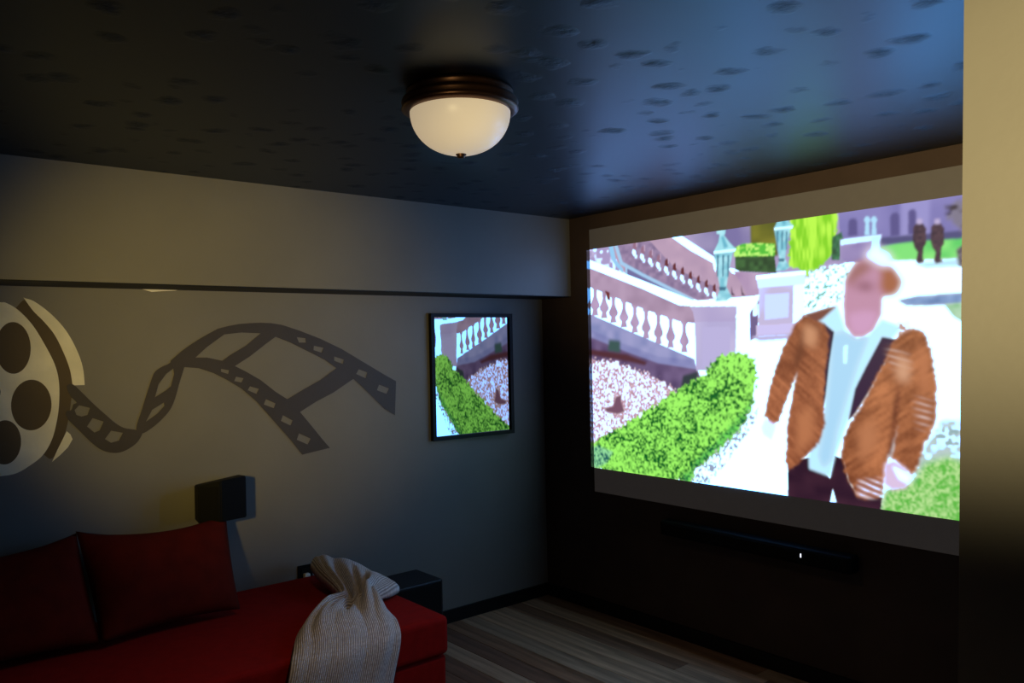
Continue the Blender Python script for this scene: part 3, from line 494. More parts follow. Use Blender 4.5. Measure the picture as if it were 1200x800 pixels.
    ([(0.7142, 1.7393), (0.8706, 1.7493), (0.9769, 1.7612), (1.1183, 1.7650), (1.1082, 1.7535), (0.9944, 1.7196), (0.7140, 1.7319)], (255, 253, 255), None, '', 0, 1, 0, 0),
    ([(0.8853, 2.0997), (0.9386, 2.0967), (0.9349, 2.0758), (0.9274, 2.0722), (0.9580, 2.0331), (0.9955, 1.9963), (0.9775, 1.9805), (0.8769, 1.9853), (0.8664, 1.9981), (0.8945, 2.0401), (0.9030, 2.0778), (0.8860, 2.0834)], (140, 215, 232), (176, 236, 248), 'big', 0.2, 0.8, 1, 0),
    ([(0.8662, 1.9918), (0.9775, 1.9822), (0.9546, 1.9046), (0.9427, 1.8522), (0.9365, 1.8170), (0.9565, 1.7801), (0.9666, 1.7662), (0.9347, 1.7503), (0.8706, 1.7493), (0.8822, 1.7802), (0.8991, 1.8106), (0.8896, 1.8562), (0.8803, 1.9110)], (120, 195, 215), (170, 230, 244), 'mid', 0.2, 0.8, 1, 0),
    ([(0.8832, 1.9783), (0.8950, 1.9772), (0.8878, 1.8699), (0.8814, 1.8704)], (66, 122, 150), None, '', 0, 1, 1, 0),
    ([(0.9152, 1.9752), (0.9269, 1.9740), (0.9198, 1.8674), (0.9135, 1.8679)], (66, 122, 150), None, '', 0, 1, 1, 0),
    ([(0.9448, 1.9722), (0.9564, 1.9711), (0.9494, 1.8650), (0.9431, 1.8655)], (66, 122, 150), None, '', 0, 1, 1, 0),
    ([(0.8642, 1.9992), (0.9956, 1.9980), (0.9890, 1.9846), (0.8660, 1.9846)], (225, 250, 255), None, '', 0, 1, 0, 0),
    ([(0.8886, 1.8203), (0.9365, 1.8170), (0.9276, 1.7998), (0.8957, 1.8019)], (60, 110, 140), None, '', 0, 1, 1, 0),
    ([(0.9112, 2.0652), (0.9241, 2.0681), (0.9522, 2.0115), (0.9256, 2.0054)], (100, 180, 205), None, '', 0, 1, 2, 0),
    ([(1.0984, 1.2362), (1.0845, 1.1715), (1.0007, 1.0580), (0.9211, 0.9634), (0.8113, 0.8423), (0.6569, 0.8274), (0.7583, 0.9133), (0.8969, 1.0385), (1.0029, 1.1450)], (250, 250, 255), (150, 165, 190), 'mixs', 0.5, 0.65, 1, 0),
    ([(0.8482, 1.4596), (0.8888, 1.4785), (0.9350, 1.4905), (1.0119, 1.4890), (1.0616, 1.4781), (1.0883, 1.4598), (1.0934, 1.3745), (1.0759, 1.2672), (1.0445, 1.2014), (1.0026, 1.1341), (0.9370, 1.0748), (0.8697, 1.0140), (0.7867, 0.9446), (0.7303, 0.9104), (0.6972, 0.8356), (0.4315, 0.8189), (-0.0803, 0.8259), (-0.0771, 0.9316), (0.0070, 0.9779), (0.0620, 1.0184), (0.1420, 1.0523), (0.2200, 1.0890), (0.2960, 1.1249), (0.4425, 1.2059), (0.6267, 1.3077), (0.7141, 1.3504), (0.7848, 1.3802)], (10, 96, 36), (162, 250, 104), 'hedge', 0.3, 0.62, 1, 0.016),
    ([(0.8712, 1.0698), (1.0043, 1.1993), (1.0710, 1.2670), (1.0445, 1.2014), (1.0026, 1.1341), (0.9370, 1.0748), (0.8697, 1.0140), (0.7867, 0.9446), (0.7303, 0.9104), (0.6972, 0.8356), (0.6133, 0.8281), (0.7023, 0.9190)], (12, 92, 58), (112, 222, 92), 'hedge', 0.35, 0.75, 4, 0.02),
    ([(-0.0771, 0.9316), (0.0337, 0.9671), (0.1559, 0.9392), (0.1018, 0.8704), (0.0298, 0.8374), (-0.0803, 0.8259)], (30, 95, 95), (150, 225, 160), 'hedge', 0.35, 0.7, 3, 0),
    ([(1.6635, 0.8286), (1.7027, 0.9150), (1.7969, 0.9413), (1.8276, 1.0592), (1.8776, 1.1416), (1.9264, 1.2220), (2.0048, 1.2334), (2.1531, 1.2617), (2.1438, 0.8257), (1.9435, 0.8068)], (186, 205, 205), (225, 232, 238), 'mid', 0.3, 0.7, 3, 0),
    ([(1.6711, 0.8342), (1.6953, 0.9141), (1.8117, 0.9718), (1.8550, 1.0477), (1.9497, 1.0848), (2.0513, 1.0537), (2.1483, 1.0373), (2.1438, 0.8257), (1.9435, 0.8068)], (96, 186, 70), (186, 228, 150), 'mixs', 0.3, 0.75, 6, 0),
    ([(1.8987, 1.1783), (2.0043, 1.2129), (2.1525, 1.2353), (2.1500, 1.1165), (2.0153, 1.1318), (1.9105, 1.1091)], (150, 180, 185), (215, 225, 232), 'small', 0.35, 0.65, 3, 0),
    ([(1.2490, 0.9874), (1.3553, 1.0218), (1.4541, 0.9379), (1.4779, 1.0411), (1.5164, 1.0293), (1.5350, 0.9396), (1.5730, 0.8835), (1.6828, 0.8860), (1.6718, 0.8002), (1.4748, 0.7781), (1.2445, 0.8084)], (44, 22, 40), (66, 36, 52), 'big', 0, 1, 0, 0),
    ([(1.4646, 0.8973), (1.4811, 0.8376), (1.4499, 0.8334)], (235, 245, 255), None, '', 0, 1, 0, 0),
    ([(1.1342, 1.1786), (1.1900, 1.1753), (1.1853, 1.1372), (1.1655, 1.0864), (1.1471, 1.0965), (1.1248, 1.1082), (1.1142, 1.1408)], (225, 205, 235), None, '', 0, 1, 2, 0),
    ([(1.3876, 1.6395), (1.5051, 1.6966), (1.5394, 1.5881), (1.5889, 1.5520), (1.6431, 1.5659), (1.7000, 1.6279), (1.7807, 1.5960), (1.7466, 1.5533), (1.6945, 1.5176), (1.6320, 1.4212), (1.5361, 1.1837), (1.4812, 1.0414), (1.4543, 0.9457), (1.3540, 0.9693), (1.3520, 1.0294), (1.4268, 1.1769), (1.4499, 1.4427), (1.4746, 1.5821)], (192, 230, 252), None, '', 0, 1, 2, 0),
    ([(1.4808, 1.5665), (1.5296, 1.5807), (1.5888, 1.5460), (1.6352, 1.5556), (1.5863, 1.4434), (1.5358, 1.3058), (1.4838, 1.1496), (1.4562, 1.0235), (1.4222, 0.9890), (1.4066, 1.0344), (1.4442, 1.2091), (1.4709, 1.4273)], (172, 218, 248), None, '', 0, 1, 5, 0),
    ([(1.5282, 1.5196), (1.5490, 1.5269), (1.5423, 1.4432), (1.5263, 1.4431)], (215, 250, 255), None, '', 0, 1, 2, 0),
    ([(1.4393, 1.6220), (1.4877, 1.5818), (1.4614, 1.4428), (1.4415, 1.3024), (1.4117, 1.1760), (1.4027, 1.2225), (1.4245, 1.4270)], (48, 26, 56), None, '', 0, 1, 1, 0),
    ([(1.6983, 1.5558), (1.7651, 1.5428), (1.7046, 1.4440), (1.6453, 1.3394), (1.5751, 1.2315), (1.5427, 1.1963), (1.5776, 1.3375), (1.6261, 1.4286)], (50, 28, 62), None, '', 0, 1, 1, 0),
    ([(1.3452, 1.6618), (1.3879, 1.6553), (1.4376, 1.6221), (1.4644, 1.5669), (1.4445, 1.4271), (1.4291, 1.2708), (1.4351, 1.1774), (1.4099, 1.1006), (1.3556, 1.0377), (1.2844, 0.9780), (1.2481, 0.9516), (1.2367, 1.0024), (1.2456, 1.0682), (1.2516, 1.1660), (1.2799, 1.2967), (1.3074, 1.4067), (1.2567, 1.2959), (1.2046, 1.1696), (1.1677, 1.1707), (1.1308, 1.1950), (1.1521, 1.2922), (1.1803, 1.3755), (1.2196, 1.4743), (1.2577, 1.5520), (1.3059, 1.6281)], (126, 68, 44), (188, 116, 78), 'furA', 0.2, 0.85, 2, 0.005),
    ([(1.3452, 1.6618), (1.4391, 1.6844), (1.5051, 1.6966), (1.4297, 1.6380), (1.4043, 1.6310)], (120, 70, 60), None, '', 0, 1, 2, 0),
    ([(1.7507, 1.5431), (1.7761, 1.5816), (1.8047, 1.5938), (1.8668, 1.5721), (1.8948, 1.4870), (1.9064, 1.4029), (1.9116, 1.2771), (1.8963, 1.1921), (1.8564, 1.1116), (1.8266, 1.0163), (1.8051, 0.9925), (1.7564, 1.0379), (1.7278, 1.0525), (1.7414, 1.1383), (1.7542, 1.1901), (1.7291, 1.1081), (1.6977, 1.0173), (1.6829, 0.8904), (1.6191, 0.8715), (1.5729, 0.8759), (1.5244, 0.9613), (1.5071, 1.0438), (1.5186, 1.1214), (1.5553, 1.1925), (1.6423, 1.3393), (1.7017, 1.4439)], (124, 68, 42), (194, 122, 80), 'furB', 0.2, 0.85, 2, 0.006),
    ([(1.7421, 1.1674), (1.7582, 1.2411), (1.7685, 1.3140), (1.7580, 1.3571), (1.7351, 1.2399), (1.7239, 1.1370), (1.7072, 1.0476), (1.7281, 1.0643)], (92, 44, 30), (130, 70, 48), 'small', 0, 1, 4, 0),
    ([(1.5823, 0.9451), (1.6846, 0.9644), (1.6829, 0.8904), (1.6191, 0.8715), (1.5760, 0.8748)], (160, 104, 90), (226, 206, 214), 'wave', 0.3, 0.8, 4, 0),
    ([(1.8331, 1.3020), (1.8812, 1.3039), (1.8858, 1.2055), (1.8441, 1.1745)], (165, 104, 74), (214, 184, 176), 'wave', 0.35, 0.95, 8, 0),
    ([(1.7165, 1.5100), (1.7953, 1.4876), (1.8077, 1.4158), (1.7438, 1.4296)], (165, 104, 74), (214, 186, 176), 'wave', 0.4, 1, 8, 0),
    ([(1.7624, 1.6110), (1.8053, 1.6167), (1.8143, 1.5806), (1.7757, 1.5672)], (190, 150, 140), (235, 225, 225), 'small', 0.4, 0.6, 3, 0),
    ([(1.6950, 1.0288), (1.7350, 1.0474), (1.7846, 1.0191), (1.8064, 0.9855), (1.7826, 0.9338), (1.7248, 0.9208), (1.6900, 0.9399)], (222, 190, 208), None, '', 0, 1, 3, 0),
    ([(1.7300, 1.0206), (1.7841, 0.9974), (1.8007, 0.9849), (1.7902, 0.9578), (1.7549, 0.9724)], (250, 235, 250), None, '', 0, 1, 3, 0),
    ([(1.5445, 1.8014), (1.5966, 1.8774), (1.6660, 1.9006), (1.7388, 1.8452), (1.7707, 1.7845), (1.7510, 1.7423), (1.7022, 1.7234), (1.6976, 1.6500), (1.6586, 1.5848), (1.6169, 1.5605), (1.5766, 1.5583), (1.5367, 1.6080), (1.5326, 1.7029)], (192, 142, 170), None, '', 0, 1, 4, 0),
    ([(1.5477, 1.8011), (1.5806, 1.8592), (1.6276, 1.8805), (1.6757, 1.8656), (1.6417, 1.8314), (1.5949, 1.8051), (1.5706, 1.7691)], (156, 104, 100), None, '', 0, 1, 10, 0),
    ([(1.6878, 1.8689), (1.7489, 1.8400), (1.7877, 1.7789), (1.7637, 1.7313), (1.7170, 1.7254), (1.6913, 1.7653), (1.7013, 1.8117)], (164, 100, 72), None, '', 0, 1, 8, 0),
    ([(1.6249, 1.8987), (1.6745, 1.9412), (1.7402, 1.9035), (1.7534, 1.8483), (1.7050, 1.8438), (1.6654, 1.8710)], (240, 232, 245), None, '', 0, 1, 8, 0),
    ([(1.5821, 1.7910), (1.6332, 1.7932), (1.6737, 1.7769), (1.6700, 1.7490), (1.6216, 1.7581), (1.5861, 1.7635)], (160, 108, 128), None, '', 0, 1, 9, 0),
    ([(1.6128, 1.7767), (1.6465, 1.7774), (1.6461, 1.7610), (1.6155, 1.7615)], (130, 82, 104), None, '', 0, 1, 8, 0),
    ([(1.5521, 1.6562), (1.6226, 1.6682), (1.6829, 1.6580), (1.6588, 1.5893), (1.6078, 1.5637), (1.5661, 1.5798)], (206, 156, 194), None, '', 0, 1, 7, 0),
    ([(1.3003, 1.4018), (1.3409, 1.4900), (1.3609, 1.6009), (1.3438, 1.6046), (1.2875, 1.4580)], (112, 60, 40), None, '', 0, 1, 6, 0),
    ([(1.3443, 1.6252), (1.4119, 1.5963), (1.3963, 1.5133), (1.3420, 1.5345)], (200, 142, 106), None, '', 0, 1, 8, 0),
    ([(1.7639, 1.4877), (1.8112, 1.4445), (1.8009, 1.3654), (1.7528, 1.3832)], (208, 156, 124), None, '', 0, 1, 8, 0),
    ([(1.2953, 1.2009), (1.3784, 1.2686), (1.3831, 1.1111), (1.2944, 1.0240)], (184, 116, 78), None, '', 0, 1, 9, 0),
    ([(1.5795, 1.1562), (1.6577, 1.2210), (1.6699, 1.1033), (1.5919, 1.0215)], (186, 120, 82), None, '', 0, 1, 10, 0),
    ([(1.8386, 1.5443), (1.8785, 1.4871), (1.8822, 1.3462), (1.8500, 1.3169)], (188, 118, 80), None, '', 0, 1, 8, 0),
]
img[:] = lin((252, 253, 255))
for poly, c1, c2, kind, lo, hi, soft, rag in PICTURE:
    if c2 is None: paint(poly, c1, soft, rag)
    else: paint(poly, two(c1, c2, thr(NOISE[kind], lo, hi)), soft, rag)
img = img.reshape(NZ, SS, NX, SS, 3).mean((1, 3))
edge = np.pad(img, ((1, 1), (1, 1), (0, 0)), mode='edge')          # the projector's slight softness
img = 0.4 * img + 0.15 * (edge[2:, 1:-1] + edge[:-2, 1:-1] + edge[1:-1, 2:] + edge[1:-1, :-2])
# projector light: whites run well past what the camera records, and they are bluish
w = np.clip((img.min(2) - 0.5) / 0.45, 0, 1)[..., None]
img = img * (1 + w * np.array((0.05, 2.5, 7.4)))

def light_sheet(name, cols, x0, x1, z0, z1, y, material, parent):
    nz, nx = cols.shape[:2]
    xs = np.linspace(x0, x1, nx); zs = np.linspace(z0, z1, nz)
    X, Z = np.meshgrid(xs, zs)
    l = parent.location
    co = np.stack([X - l[0], np.full(X.shape, y - l[1]), Z - l[2]], 2).reshape(-1, 3)
    i = (np.arange(nz - 1)[:, None] * nx + np.arange(nx - 1)[None]).ravel()
    quads = np.stack([i, i + 1, i + nx + 1, i + nx], 1)
    me = bpy.data.meshes.new(name)
    me.vertices.add(len(co)); me.vertices.foreach_set('co', co.ravel())
    me.loops.add(quads.size); me.loops.foreach_set('vertex_index', quads.ravel().astype(np.int32))
    me.polygons.add(len(quads)); me.polygons.foreach_set('loop_start', np.arange(0, quads.size, 4, dtype=np.int32))
    me.update(calc_edges=True); me.validate()
    a = me.color_attributes.new('film_frame', 'FLOAT_COLOR', 'POINT')
    a.data.foreach_set('color', np.concatenate([cols.reshape(-1, 3), np.ones((nz * nx, 1))], 1).astype(np.float32).ravel())
    return link(name, me, material, parent)
def film_material():
    M = bpy.data.materials.new('projected_film_frame'); M.use_nodes = True
    nt = M.node_tree; b = nt.nodes['Principled BSDF']
    at = nt.nodes.new('ShaderNodeAttribute'); at.attribute_name = 'film_frame'
    b.inputs['Base Color'].default_value = (0.05, 0.05, 0.05, 1); b.inputs['Roughness'].default_value = 0.9
    b.inputs['Specular IOR Level'].default_value = 0.0
    nt.links.new(at.outputs['Color'], b.inputs['Emission Color']); b.inputs['Emission Strength'].default_value = 1.0
    return M
M_film = film_material()
ZBT, ZBB = 2.2155, 0.6949
scr = thing('projection_screen', 'wide projection screen on black wall showing a man in brown jacket in garden', 'screen', (SX0 + SW / 2, 0, ZBB))
box_in('screen_panel', (SX0 - 0.003, -0.010, ZBB), (SX0 + SW + 0.003, -0.001, ZBT), M_screen, scr, 0.001, 1)
light_sheet('film_picture', img, SX0, SX0 + SW, SZ0, SZ0 + SH, -0.012, M_film, scr)
# the picture runs a little past the screen onto the black wall at its left edge
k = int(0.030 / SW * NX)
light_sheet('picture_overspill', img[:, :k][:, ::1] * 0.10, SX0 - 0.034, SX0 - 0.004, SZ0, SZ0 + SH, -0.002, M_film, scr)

# ------------------------------------------------------------------ framed picture on the left wall
PY0, PY1, PZ1, PZ0 = -0.8489, -0.2866, 1.7409, 1.0305
M_print = mat('dark_poster_print', (0.02, 0.02, 0.024), 0.6)
M_glass = bpy.data.materials.new('mirror_like_picture_glass'); M_glass.use_nodes = True
gb = M_glass.node_tree.nodes['Principled BSDF']
gb.inputs['Base Color'].default_value = (0.42, 0.45, 0.46, 1); gb.inputs['Metallic'].default_value = 1.0; gb.inputs['Roughness'].default_value = 0.02
gn = M_glass.node_tree
gt = gn.nodes.new('ShaderNodeTexCoord'); gz_ = gn.nodes.new('ShaderNodeTexNoise'); gz_.inputs['Scale'].default_value = 9
gbp = gn.nodes.new('ShaderNodeBump'); gbp.inputs['Strength'].default_value = 0.05; gbp.inputs['Distance'].default_value = 0.004
gn.links.new(gt.outputs['Object'], gz_.inputs['Vector']); gn.links.new(gz_.outputs['Fac'], gbp.inputs['Height']); gn.links.new(gbp.outputs[0], gb.inputs['Normal'])
pf = thing('picture_frame', 'thin black framed picture hung on grey wall, glossy glass mirroring the screen', 'picture', (0, (PY0 + PY1) / 2, PZ0))
FWD = 0.022
bm = bmesh.new()
box_bm(bm, *rel(pf, [(0.0, PY0, PZ0), (0.028, PY0 + FWD, PZ1)]))
box_bm(bm, *rel(pf, [(0.0, PY1 - FWD, PZ0), (0.028, PY1, PZ1)]))
box_bm(bm, *rel(pf, [(0.0, PY0 + FWD, PZ0), (0.028, PY1 - FWD, PZ0 + FWD)]))
box_bm(bm, *rel(pf, [(0.0, PY0 + FWD, PZ1 - FWD), (0.028, PY1 - FWD, PZ1)]))
from_bm('frame', bm, M_frame, pf)
box_in('backing_print', (0.002, PY0 + FWD, PZ0 + FWD), (0.010, PY1 - FWD, PZ1 - FWD), M_print, pf)
box_in('glass_pane', (0.012, PY0 + FWD - 0.002, PZ0 + FWD - 0.002), (0.015, PY1 - FWD + 0.002, PZ1 - FWD + 0.002), M_glass, pf)
# it hangs a little askew: the edge towards the screen stands off the wall
pf.rotation_euler.z = math.radians(-2.9)
pf.location.x += 0.5 * (PY1 - PY0) * math.sin(math.radians(2.9))

# ------------------------------------------------------------------ ceiling light
lf = thing('ceiling_light', 'flush bronze ceiling light with frosted cream glass bowl', 'ceiling light', (1.84, -1.952, H))
lathe('canopy', [(0, 0), (0.150, 0), (0.156, -0.004), (0.156, -0.010), (0.151, -0.017), (0.154, -0.022), (0.167, -0.027), (0.171, -0.036), (0.165, -0.043), (0.169, -0.047), (0.171, -0.055), (0.165, -0.060), (0.148, -0.063), (0, -0.063)], M_bronze, lf)
dome = [(0.147, -0.060)]
for i in range(1, 17):
    a = math.pi / 2 * i / 16
    dome.append((0.147 * math.cos(a) ** 0.92 if i < 16 else 0.0, -0.062 - 0.122 * math.sin(a)))
# the lamp is dimmed right down: the bowl only glows
gbd = M_glassdome.node_tree.nodes['Principled BSDF']
gbd.inputs['Emission Color'].default_value = (1.0, 0.78, 0.50, 1); gbd.inputs['Emission Strength'].default_value = 0.42
dl = spot('added_fill_spot', (1.84, -1.952, H - 0.215), (1.84, -1.952, 0), 20, (1.0, 0.72, 0.42), 125, 1.0, 0.07)  # downward spot added as warm fill for sofa, throw and floor
dl.parent = lf; dl.matrix_parent_inverse = Matrix.Translation(-Vector(lf.location))
gl = lathe('glass_bowl', dome, M_glassdome, lf)
lathe('finial', [(0, -0.180), (0.014, -0.181), (0.016, -0.185), (0.012, -0.188), (0.013, -0.191), (0.008, -0.195), (0, -0.196)], M_bronze, lf, 24)

# ------------------------------------------------------------------ soundbar below the screen
sb = thing('soundbar', 'long black soundbar with a tiny white light fixed below the screen', 'speaker', (1.5, 0, 0.5))
bx0, bx1 = 0.98, 2.02
box_in('body', (bx0, -0.085, 0.548), (bx1, -0.012, 0.625), M_plastic, sb, 0.012, 3)
box_in('front_grille', (bx0 + 0.02, -0.0875, 0.560), (bx1 - 0.02, -0.084, 0.613), M_grille, sb, 0.001, 1)
box_in('wall_bracket', (bx0 + 0.25, -0.012, 0.565), (bx1 - 0.25, 0.0, 0.61), M_plastic, sb)
M_led = bpy.data.materials.new('white_led'); M_led.use_nodes = True
lb = M_led.node_tree.nodes['Principled BSDF']; lb.inputs['Emission Color'].default_value = (0.8, 0.85, 1, 1); lb.inputs['Emission Strength'].default_value = 1.5
box_in('indicator_light', (1.785, -0.0895, 0.583), (1.790, -0.0873, 0.600), M_led, sb)

# ------------------------------------------------------------------ sofa
SE = -1.445                                   # end of the sofa nearest the screen
SL = -3.55
sofa = thing('sofa', 'low red fabric sofa bed along the grey wall', 'sofa', (0.52, (SE + SL) / 2, 0))
box_in('base', (0.05, SL, 0.05), (0.985, SE - 0.005, 0.286), M_sofa, sofa, 0.018, 3)
box_in('seat_cushion', (0.045, SL, 0.289), (1.0, SE, 0.447), M_sofa, sofa, 0.024, 4)
for lx in (0.12, 0.90):
    for ly in (SL + 0.1, SE - 0.1):
        box_in('leg', (lx - 0.025, ly - 0.025, 0), (lx + 0.025, ly + 0.025, 0.055), M_leg, sofa, 0.004, 1)

def pillow(name, label, tl, tr, br, bl, thick, sag):
    o = thing(name, label, 'pillow', tuple((Vector(bl) + Vector(br)) / 2), 'red back pillows on the sofa')
    tl, tr, br, bl = map(Vector, (tl, tr, br, bl)); N = 28
    nrm = (tr - tl).cross(bl - tl).normalized()
    if nrm.x < 0: nrm = -nrm
    bm = bmesh.new(); grid = {}
    for side in (1, -1):
        for i in range(N + 1):
            for j in range(N + 1):
                edge = i in (0, N) or j in (0, N)
                if edge and side == -1: grid[(-1, i, j)] = grid[(1, i, j)]; continue
                uu, vv = i / N, j / N
                base = (tl * (1 - uu) + tr * uu) * (1 - vv) + (bl * (1 - uu) + br * uu) * vv
                a, b = 2 * uu - 1, 2 * vv - 1
                t = max(0, (1 - abs(a) ** 2.4)) ** 0.55 * max(0, (1 - abs(b) ** 2.4)) ** 0.55
                # sides pulled in between the corners
                base += (bl - tl) * 0.045 * (1 - a * a) * (-b) + (tr - tl) * 0.012 * (1 - b * b) * (-a)
                base.z -= sag * (1 - a * a) * (1 - vv)
                w = 0.10 * math.sin(5 * uu + 3 * vv) * t
                grid[(side, i, j)] = bm.verts.new(base + nrm * side * thick * (t + w * 0.5) - o.location)
    for side in (1, -1):
        for i in range(N):
            for j in range(N):
                bm.faces.new([grid[(side, i, j)], grid[(side, i + 1, j)], grid[(side, i + 1, j + 1)], grid[(side, i, j + 1)]])
    from_bm('pillow_cover', bm, M_pillow, o, smooth=True)
    return o
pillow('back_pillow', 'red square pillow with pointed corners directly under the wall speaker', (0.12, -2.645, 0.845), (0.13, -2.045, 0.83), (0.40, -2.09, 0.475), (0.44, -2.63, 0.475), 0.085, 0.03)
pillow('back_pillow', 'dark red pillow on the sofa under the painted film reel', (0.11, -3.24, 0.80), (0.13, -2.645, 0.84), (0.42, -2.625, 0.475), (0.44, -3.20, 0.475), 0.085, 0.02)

# ------------------------------------------------------------------ subwoofer between sofa and baseboard
sw = thing('subwoofer', 'black boxy subwoofer on the floor past the sofa end', 'subwoofer', (0.15, -1.18, 0))
box_in('cabinet', (0.018, -1.40, 0.012), (0.268, -0.972, 0.348), M_subwoofer, sw, 0.008, 2)
box_in('front_grille', (0.2685, -1.385, 0.03), (0.277, -0.987, 0.335), M_grille, sw, 0.004, 1)
for fx in (0.05, 0.24):
    for fy in (-1.37, -1.0):
        box_in('foot', (fx - 0.015, fy - 0.015, 0), (fx + 0.015, fy + 0.015, 0.013), M_plastic, sw)

# ------------------------------------------------------------------ wall speaker
sp = thing('wall_speaker', 'small black satellite speaker bracketed to the grey wall above the pillows', 'speaker', (0.0, -2.0, 0.88))
bm = bmesh.new()
prof = [(0.035, -1.945), (0.17, -1.965), (0.185, -2.085), (0.13, -2.165), (0.035, -2.15)]      # plan of the cabinet, front turned towards the seats
lo_, hi_ = [], []
for x, y in prof:
    tip = max(0.0, (-2.06 - y)) * 0.25
    lo_.append(bm.verts.new((x, y + 2.0, 0.805 - 0.88 - tip * 0.2))); hi_.append(bm.verts.new((x, y + 2.0, 0.992 - 0.88 - tip - (0.012 if x < 0.1 else 0))))
bm.faces.new(lo_[::-1]); bm.faces.new(hi_)
for i in range(5):
    j = (i + 1) % 5; bm.faces.new((lo_[i], lo_[j], hi_[j], hi_[i]))
bmesh.ops.bevel(bm, geom=list(bm.edges), offset=0.004, segments=2, affect='EDGES')
from_bm('cabinet', bm, M_plastic, sp)
bm = bmesh.new()
a, b = Vector((0.185, -2.085 + 2.0)), Vector((0.13, -2.165 + 2.0))
d_ = (b - a); nn = Vector((-d_.y, d_.x)).normalized()
if nn.x < 0: nn = -nn
q = [a + d_ * 0.12 + nn * 0.001, a + d_ * 0.88 + nn * 0.001, a + d_ * 0.88 + nn * 0.006, a + d_ * 0.12 + nn * 0.006]
l0 = [bm.verts.new((v.x, v.y, 0.82 - 0.88)) for v in q]; l1 = [bm.verts.new((v.x, v.y, 0.958 - 0.88)) for v in q]
bm.faces.new(l0); bm.faces.new(l1)
for i in range(4): bm.faces.new((l0[i], l0[(i + 1) % 4], l1[(i + 1) % 4], l1[i]))
from_bm('grille', bm, M_grille, sp)
box_in('bracket_plate', (0.0, -2.08, 0.84), (0.008, -2.02, 0.95), M_plastic, sp, 0.002, 1)
box_in('bracket_arm', (0.004, -2.062, 0.775), (0.05, -2.038, 0.86), M_plastic, sp, 0.003, 1)

# ------------------------------------------------------------------ outlet
ou = thing('wall_outlet', 'black outlet plate with a cream plug on the wall above the sofa', 'outlet', (0, -1.612, 0.435))
box_in('cover_plate', (0.0, -1.652, 0.375), (0.006, -1.572, 0.49), M_plastic, ou, 0.002, 2)
box_in('socket', (0.005, -1.632, 0.444), (0.009, -1.592, 0.474), M_grille, ou, 0.001, 1)
box_in('socket', (0.005, -1.632, 0.392), (0.009, -1.592, 0.422), M_grille, ou, 0.001, 1)
box_in('plug', (0.008, -1.628, 0.405), (0.035, -1.598, 0.452), M_plug, ou, 0.006, 3)

# ------------------------------------------------------------------ throw blanket
def knit_material():
    M = bpy.data.materials.new('grey_ribbed_knit'); M.use_nodes = True
    nt = M.node_tree; b = nt.nodes['Principled BSDF']
    b.inputs['Roughness'].default_value = 0.9; b.inputs['Specular IOR Level'].default_value = 0.15
    uv = nt.nodes.new('ShaderNodeUVMap'); uv.uv_map = 'UVMap'
    mp = nt.nodes.new('ShaderNodeMapping'); nt.links.new(uv.outputs[0], mp.inputs[0])
    wv = nt.nodes.new('ShaderNodeTexWave'); wv.inputs['Scale'].default_value = 44; wv.inputs['Distortion'].default_value = 0.6
    wv.inputs['Detail'].default_value = 2; nt.links.new(mp.outputs[0], wv.inputs['Vector'])
    mp2 = nt.nodes.new('ShaderNodeMapping'); mp2.inputs['Scale'].default_value = (60, 90, 1); nt.links.new(uv.outputs[0], mp2.inputs[0])
    n = nt.nodes.new('ShaderNodeTexNoise'); n.inputs['Scale'].default_value = 1; n.inputs['Detail'].default_value = 2
    nt.links.new(mp2.outputs[0], n.inputs['Vector'])
    ml = nt.nodes.new('ShaderNodeMath'); ml.operation = 'MULTIPLY'
    nt.links.new(wv.outputs['Fac'], ml.inputs[0]); nt.links.new(n.outputs['Fac'], ml.inputs[1])
    rp = nt.nodes.new('ShaderNodeValToRGB')
    rp.color_ramp.elements[0].position = 0.05; rp.color_ramp.elements[0].color = (0.33, 0.30, 0.285, 1)
    rp.color_ramp.elements[1].position = 0.55; rp.color_ramp.elements[1].color = (0.82, 0.77, 0.73, 1)
    nt.links.new(ml.outputs[0], rp.inputs[0]); nt.links.new(rp.outputs[0], b.inputs['Base Color'])
    bp = nt.nodes.new('ShaderNodeBump'); bp.inputs['Strength'].default_value = 0.8; bp.inputs['Distance'].default_value = 0.004
    nt.links.new(ml.outputs[0], bp.inputs['Height']); nt.links.new(bp.outputs[0], b.inputs['Normal'])
    return M
M_knit = knit_material()
# stations along the throw: left edge, right edge, crown height, fold depth
ST = [((0.05, -1.60, 0.460), (0.60, -1.435, 0.460), 0.050, 0.008),
      ((0.10, -1.63, 0.490), (0.63, -1.462, 0.456), 0.085, 0.022),
      ((0.31, -1.69, 0.488), (0.66, -1.52, 0.456), 0.090, 0.045),
      ((0.57, -1.72, 0.456), (0.67, -1.580, 0.456), 0.062, 0.075),
      ((0.65, -1.85, 0.456), (0.72, -1.60, 0.456), 0.066, 0.084),
      ((0.82, -2.02, 0.456), (0.86, -1.635, 0.456), 0.056, 0.062),
      ((0.965, -2.115, 0.462), (0.975, -1.675, 0.462), 0.030, 0.020),
      ((1.022, -2.155, 0.415), (1.022, -1.695, 0.415), 0.026, 0.018),
      ((1.026, -2.185, 0.27), (1.026, -1.735, 0.27), 0.030, 0.012),
      ((1.026, -2.20, 0.10), (1.026, -1.77, 0.10), 0.034, 0.014)]
Ls = catmull([s[0] for s in ST], 10, False) + [ST[-1][0]]
Rs = catmull([s[1] for s in ST], 10, False) + [ST[-1][1]]
Cr = catmull([(s[2], s[3], 0) for s in ST], 10, False) + [(ST[-1][2], ST[-1][3], 0)]
NV, NU = len(Ls), 96
bl = thing('throw_blanket', 'grey ribbed knit throw bunched over the edge of the red sofa', 'blanket', (0.8, -1.8, 0.45))
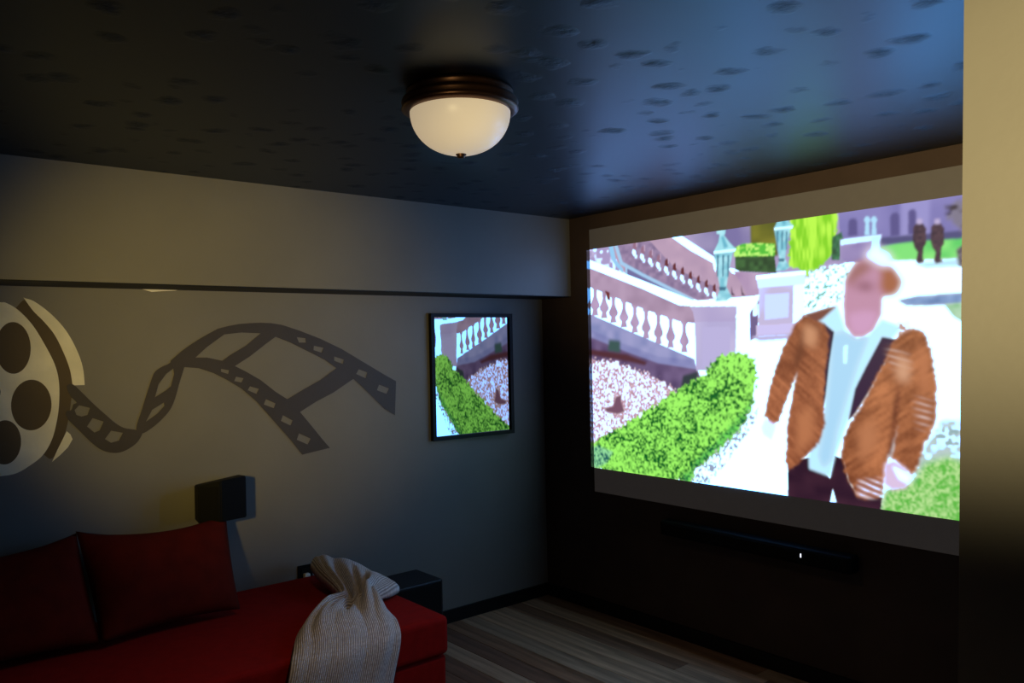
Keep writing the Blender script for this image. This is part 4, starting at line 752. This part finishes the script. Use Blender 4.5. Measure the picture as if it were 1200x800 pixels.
bm = bmesh.new(); uvl = bm.loops.layers.uv.new('UVMap'); V = []; UVs = []
dist = 0
for j in range(NV):
    L, R_ = Vector(Ls[j]), Vector(Rs[j])
    if j: dist += ((L + R_) / 2 - (Vector(Ls[j - 1]) + Vector(Rs[j - 1])) / 2).length
    t = j / (NV - 1)
    hang = min(1, max(0, (t - 0.60) / 0.12)); hang = hang * hang * (3 - 2 * hang)
    up = (Vector((0, 0, 1)) * (1 - hang) + Vector((1, 0, 0)) * hang).normalized()
    crown, fold = Cr[j][0], Cr[j][1]
    rowv = []
    for i in range(NU + 1):
        uu = i / NU
        env = max(0.0, 1 - abs(2 * uu - 1) ** 3)
        f = abs(math.sin(math.pi * (2.2 * uu ** 1.35 + 0.45 * math.sin(4 * t + 3.1 * uu) + 0.2))) * 0.7 + 0.3 * abs(math.sin(math.pi * (4.6 * uu + 1.4 * t + 0.5 * math.sin(6 * uu))))
        sharp = f ** 1.3
        h = crown * env ** 0.45 + fold * (sharp - 0.45) * env ** 0.4
        for c0, dp in ((0.30, 0.045), (0.50, 0.060), (0.66, 0.045)):          # pleats running out of the gather
            h -= dp * math.exp(-((uu - c0) / 0.045) ** 2) * math.exp(-((t - 0.385) / 0.13) ** 2)
        wob = 0.012 * math.sin(9 * t + 5 * uu) * (1 - hang)
        p_ = L.lerp(R_, uu) + up * max(0.004, h + 0.004 + wob * env)
        rowv.append(bm.verts.new(p_ - bl.location)); UVs.append((uu * 0.42, dist))
    V.append(rowv)
idx = {v: k for k, v in enumerate(v for r_ in V for v in r_)}
for j in range(NV - 1):
    for i in range(NU):
        f = bm.faces.new((V[j][i], V[j][i + 1], V[j + 1][i + 1], V[j + 1][i]))
        for lp in f.loops: lp[uvl].uv = UVs[idx[lp.vert]]
        f.smooth = True
me = bpy.data.meshes.new('knit_fabric'); bm.to_mesh(me); bm.free()
kf = link('knit_fabric', me, M_knit, bl)
sol = kf.modifiers.new('thickness', 'SOLIDIFY'); sol.thickness = 0.006; sol.offset = 1.0
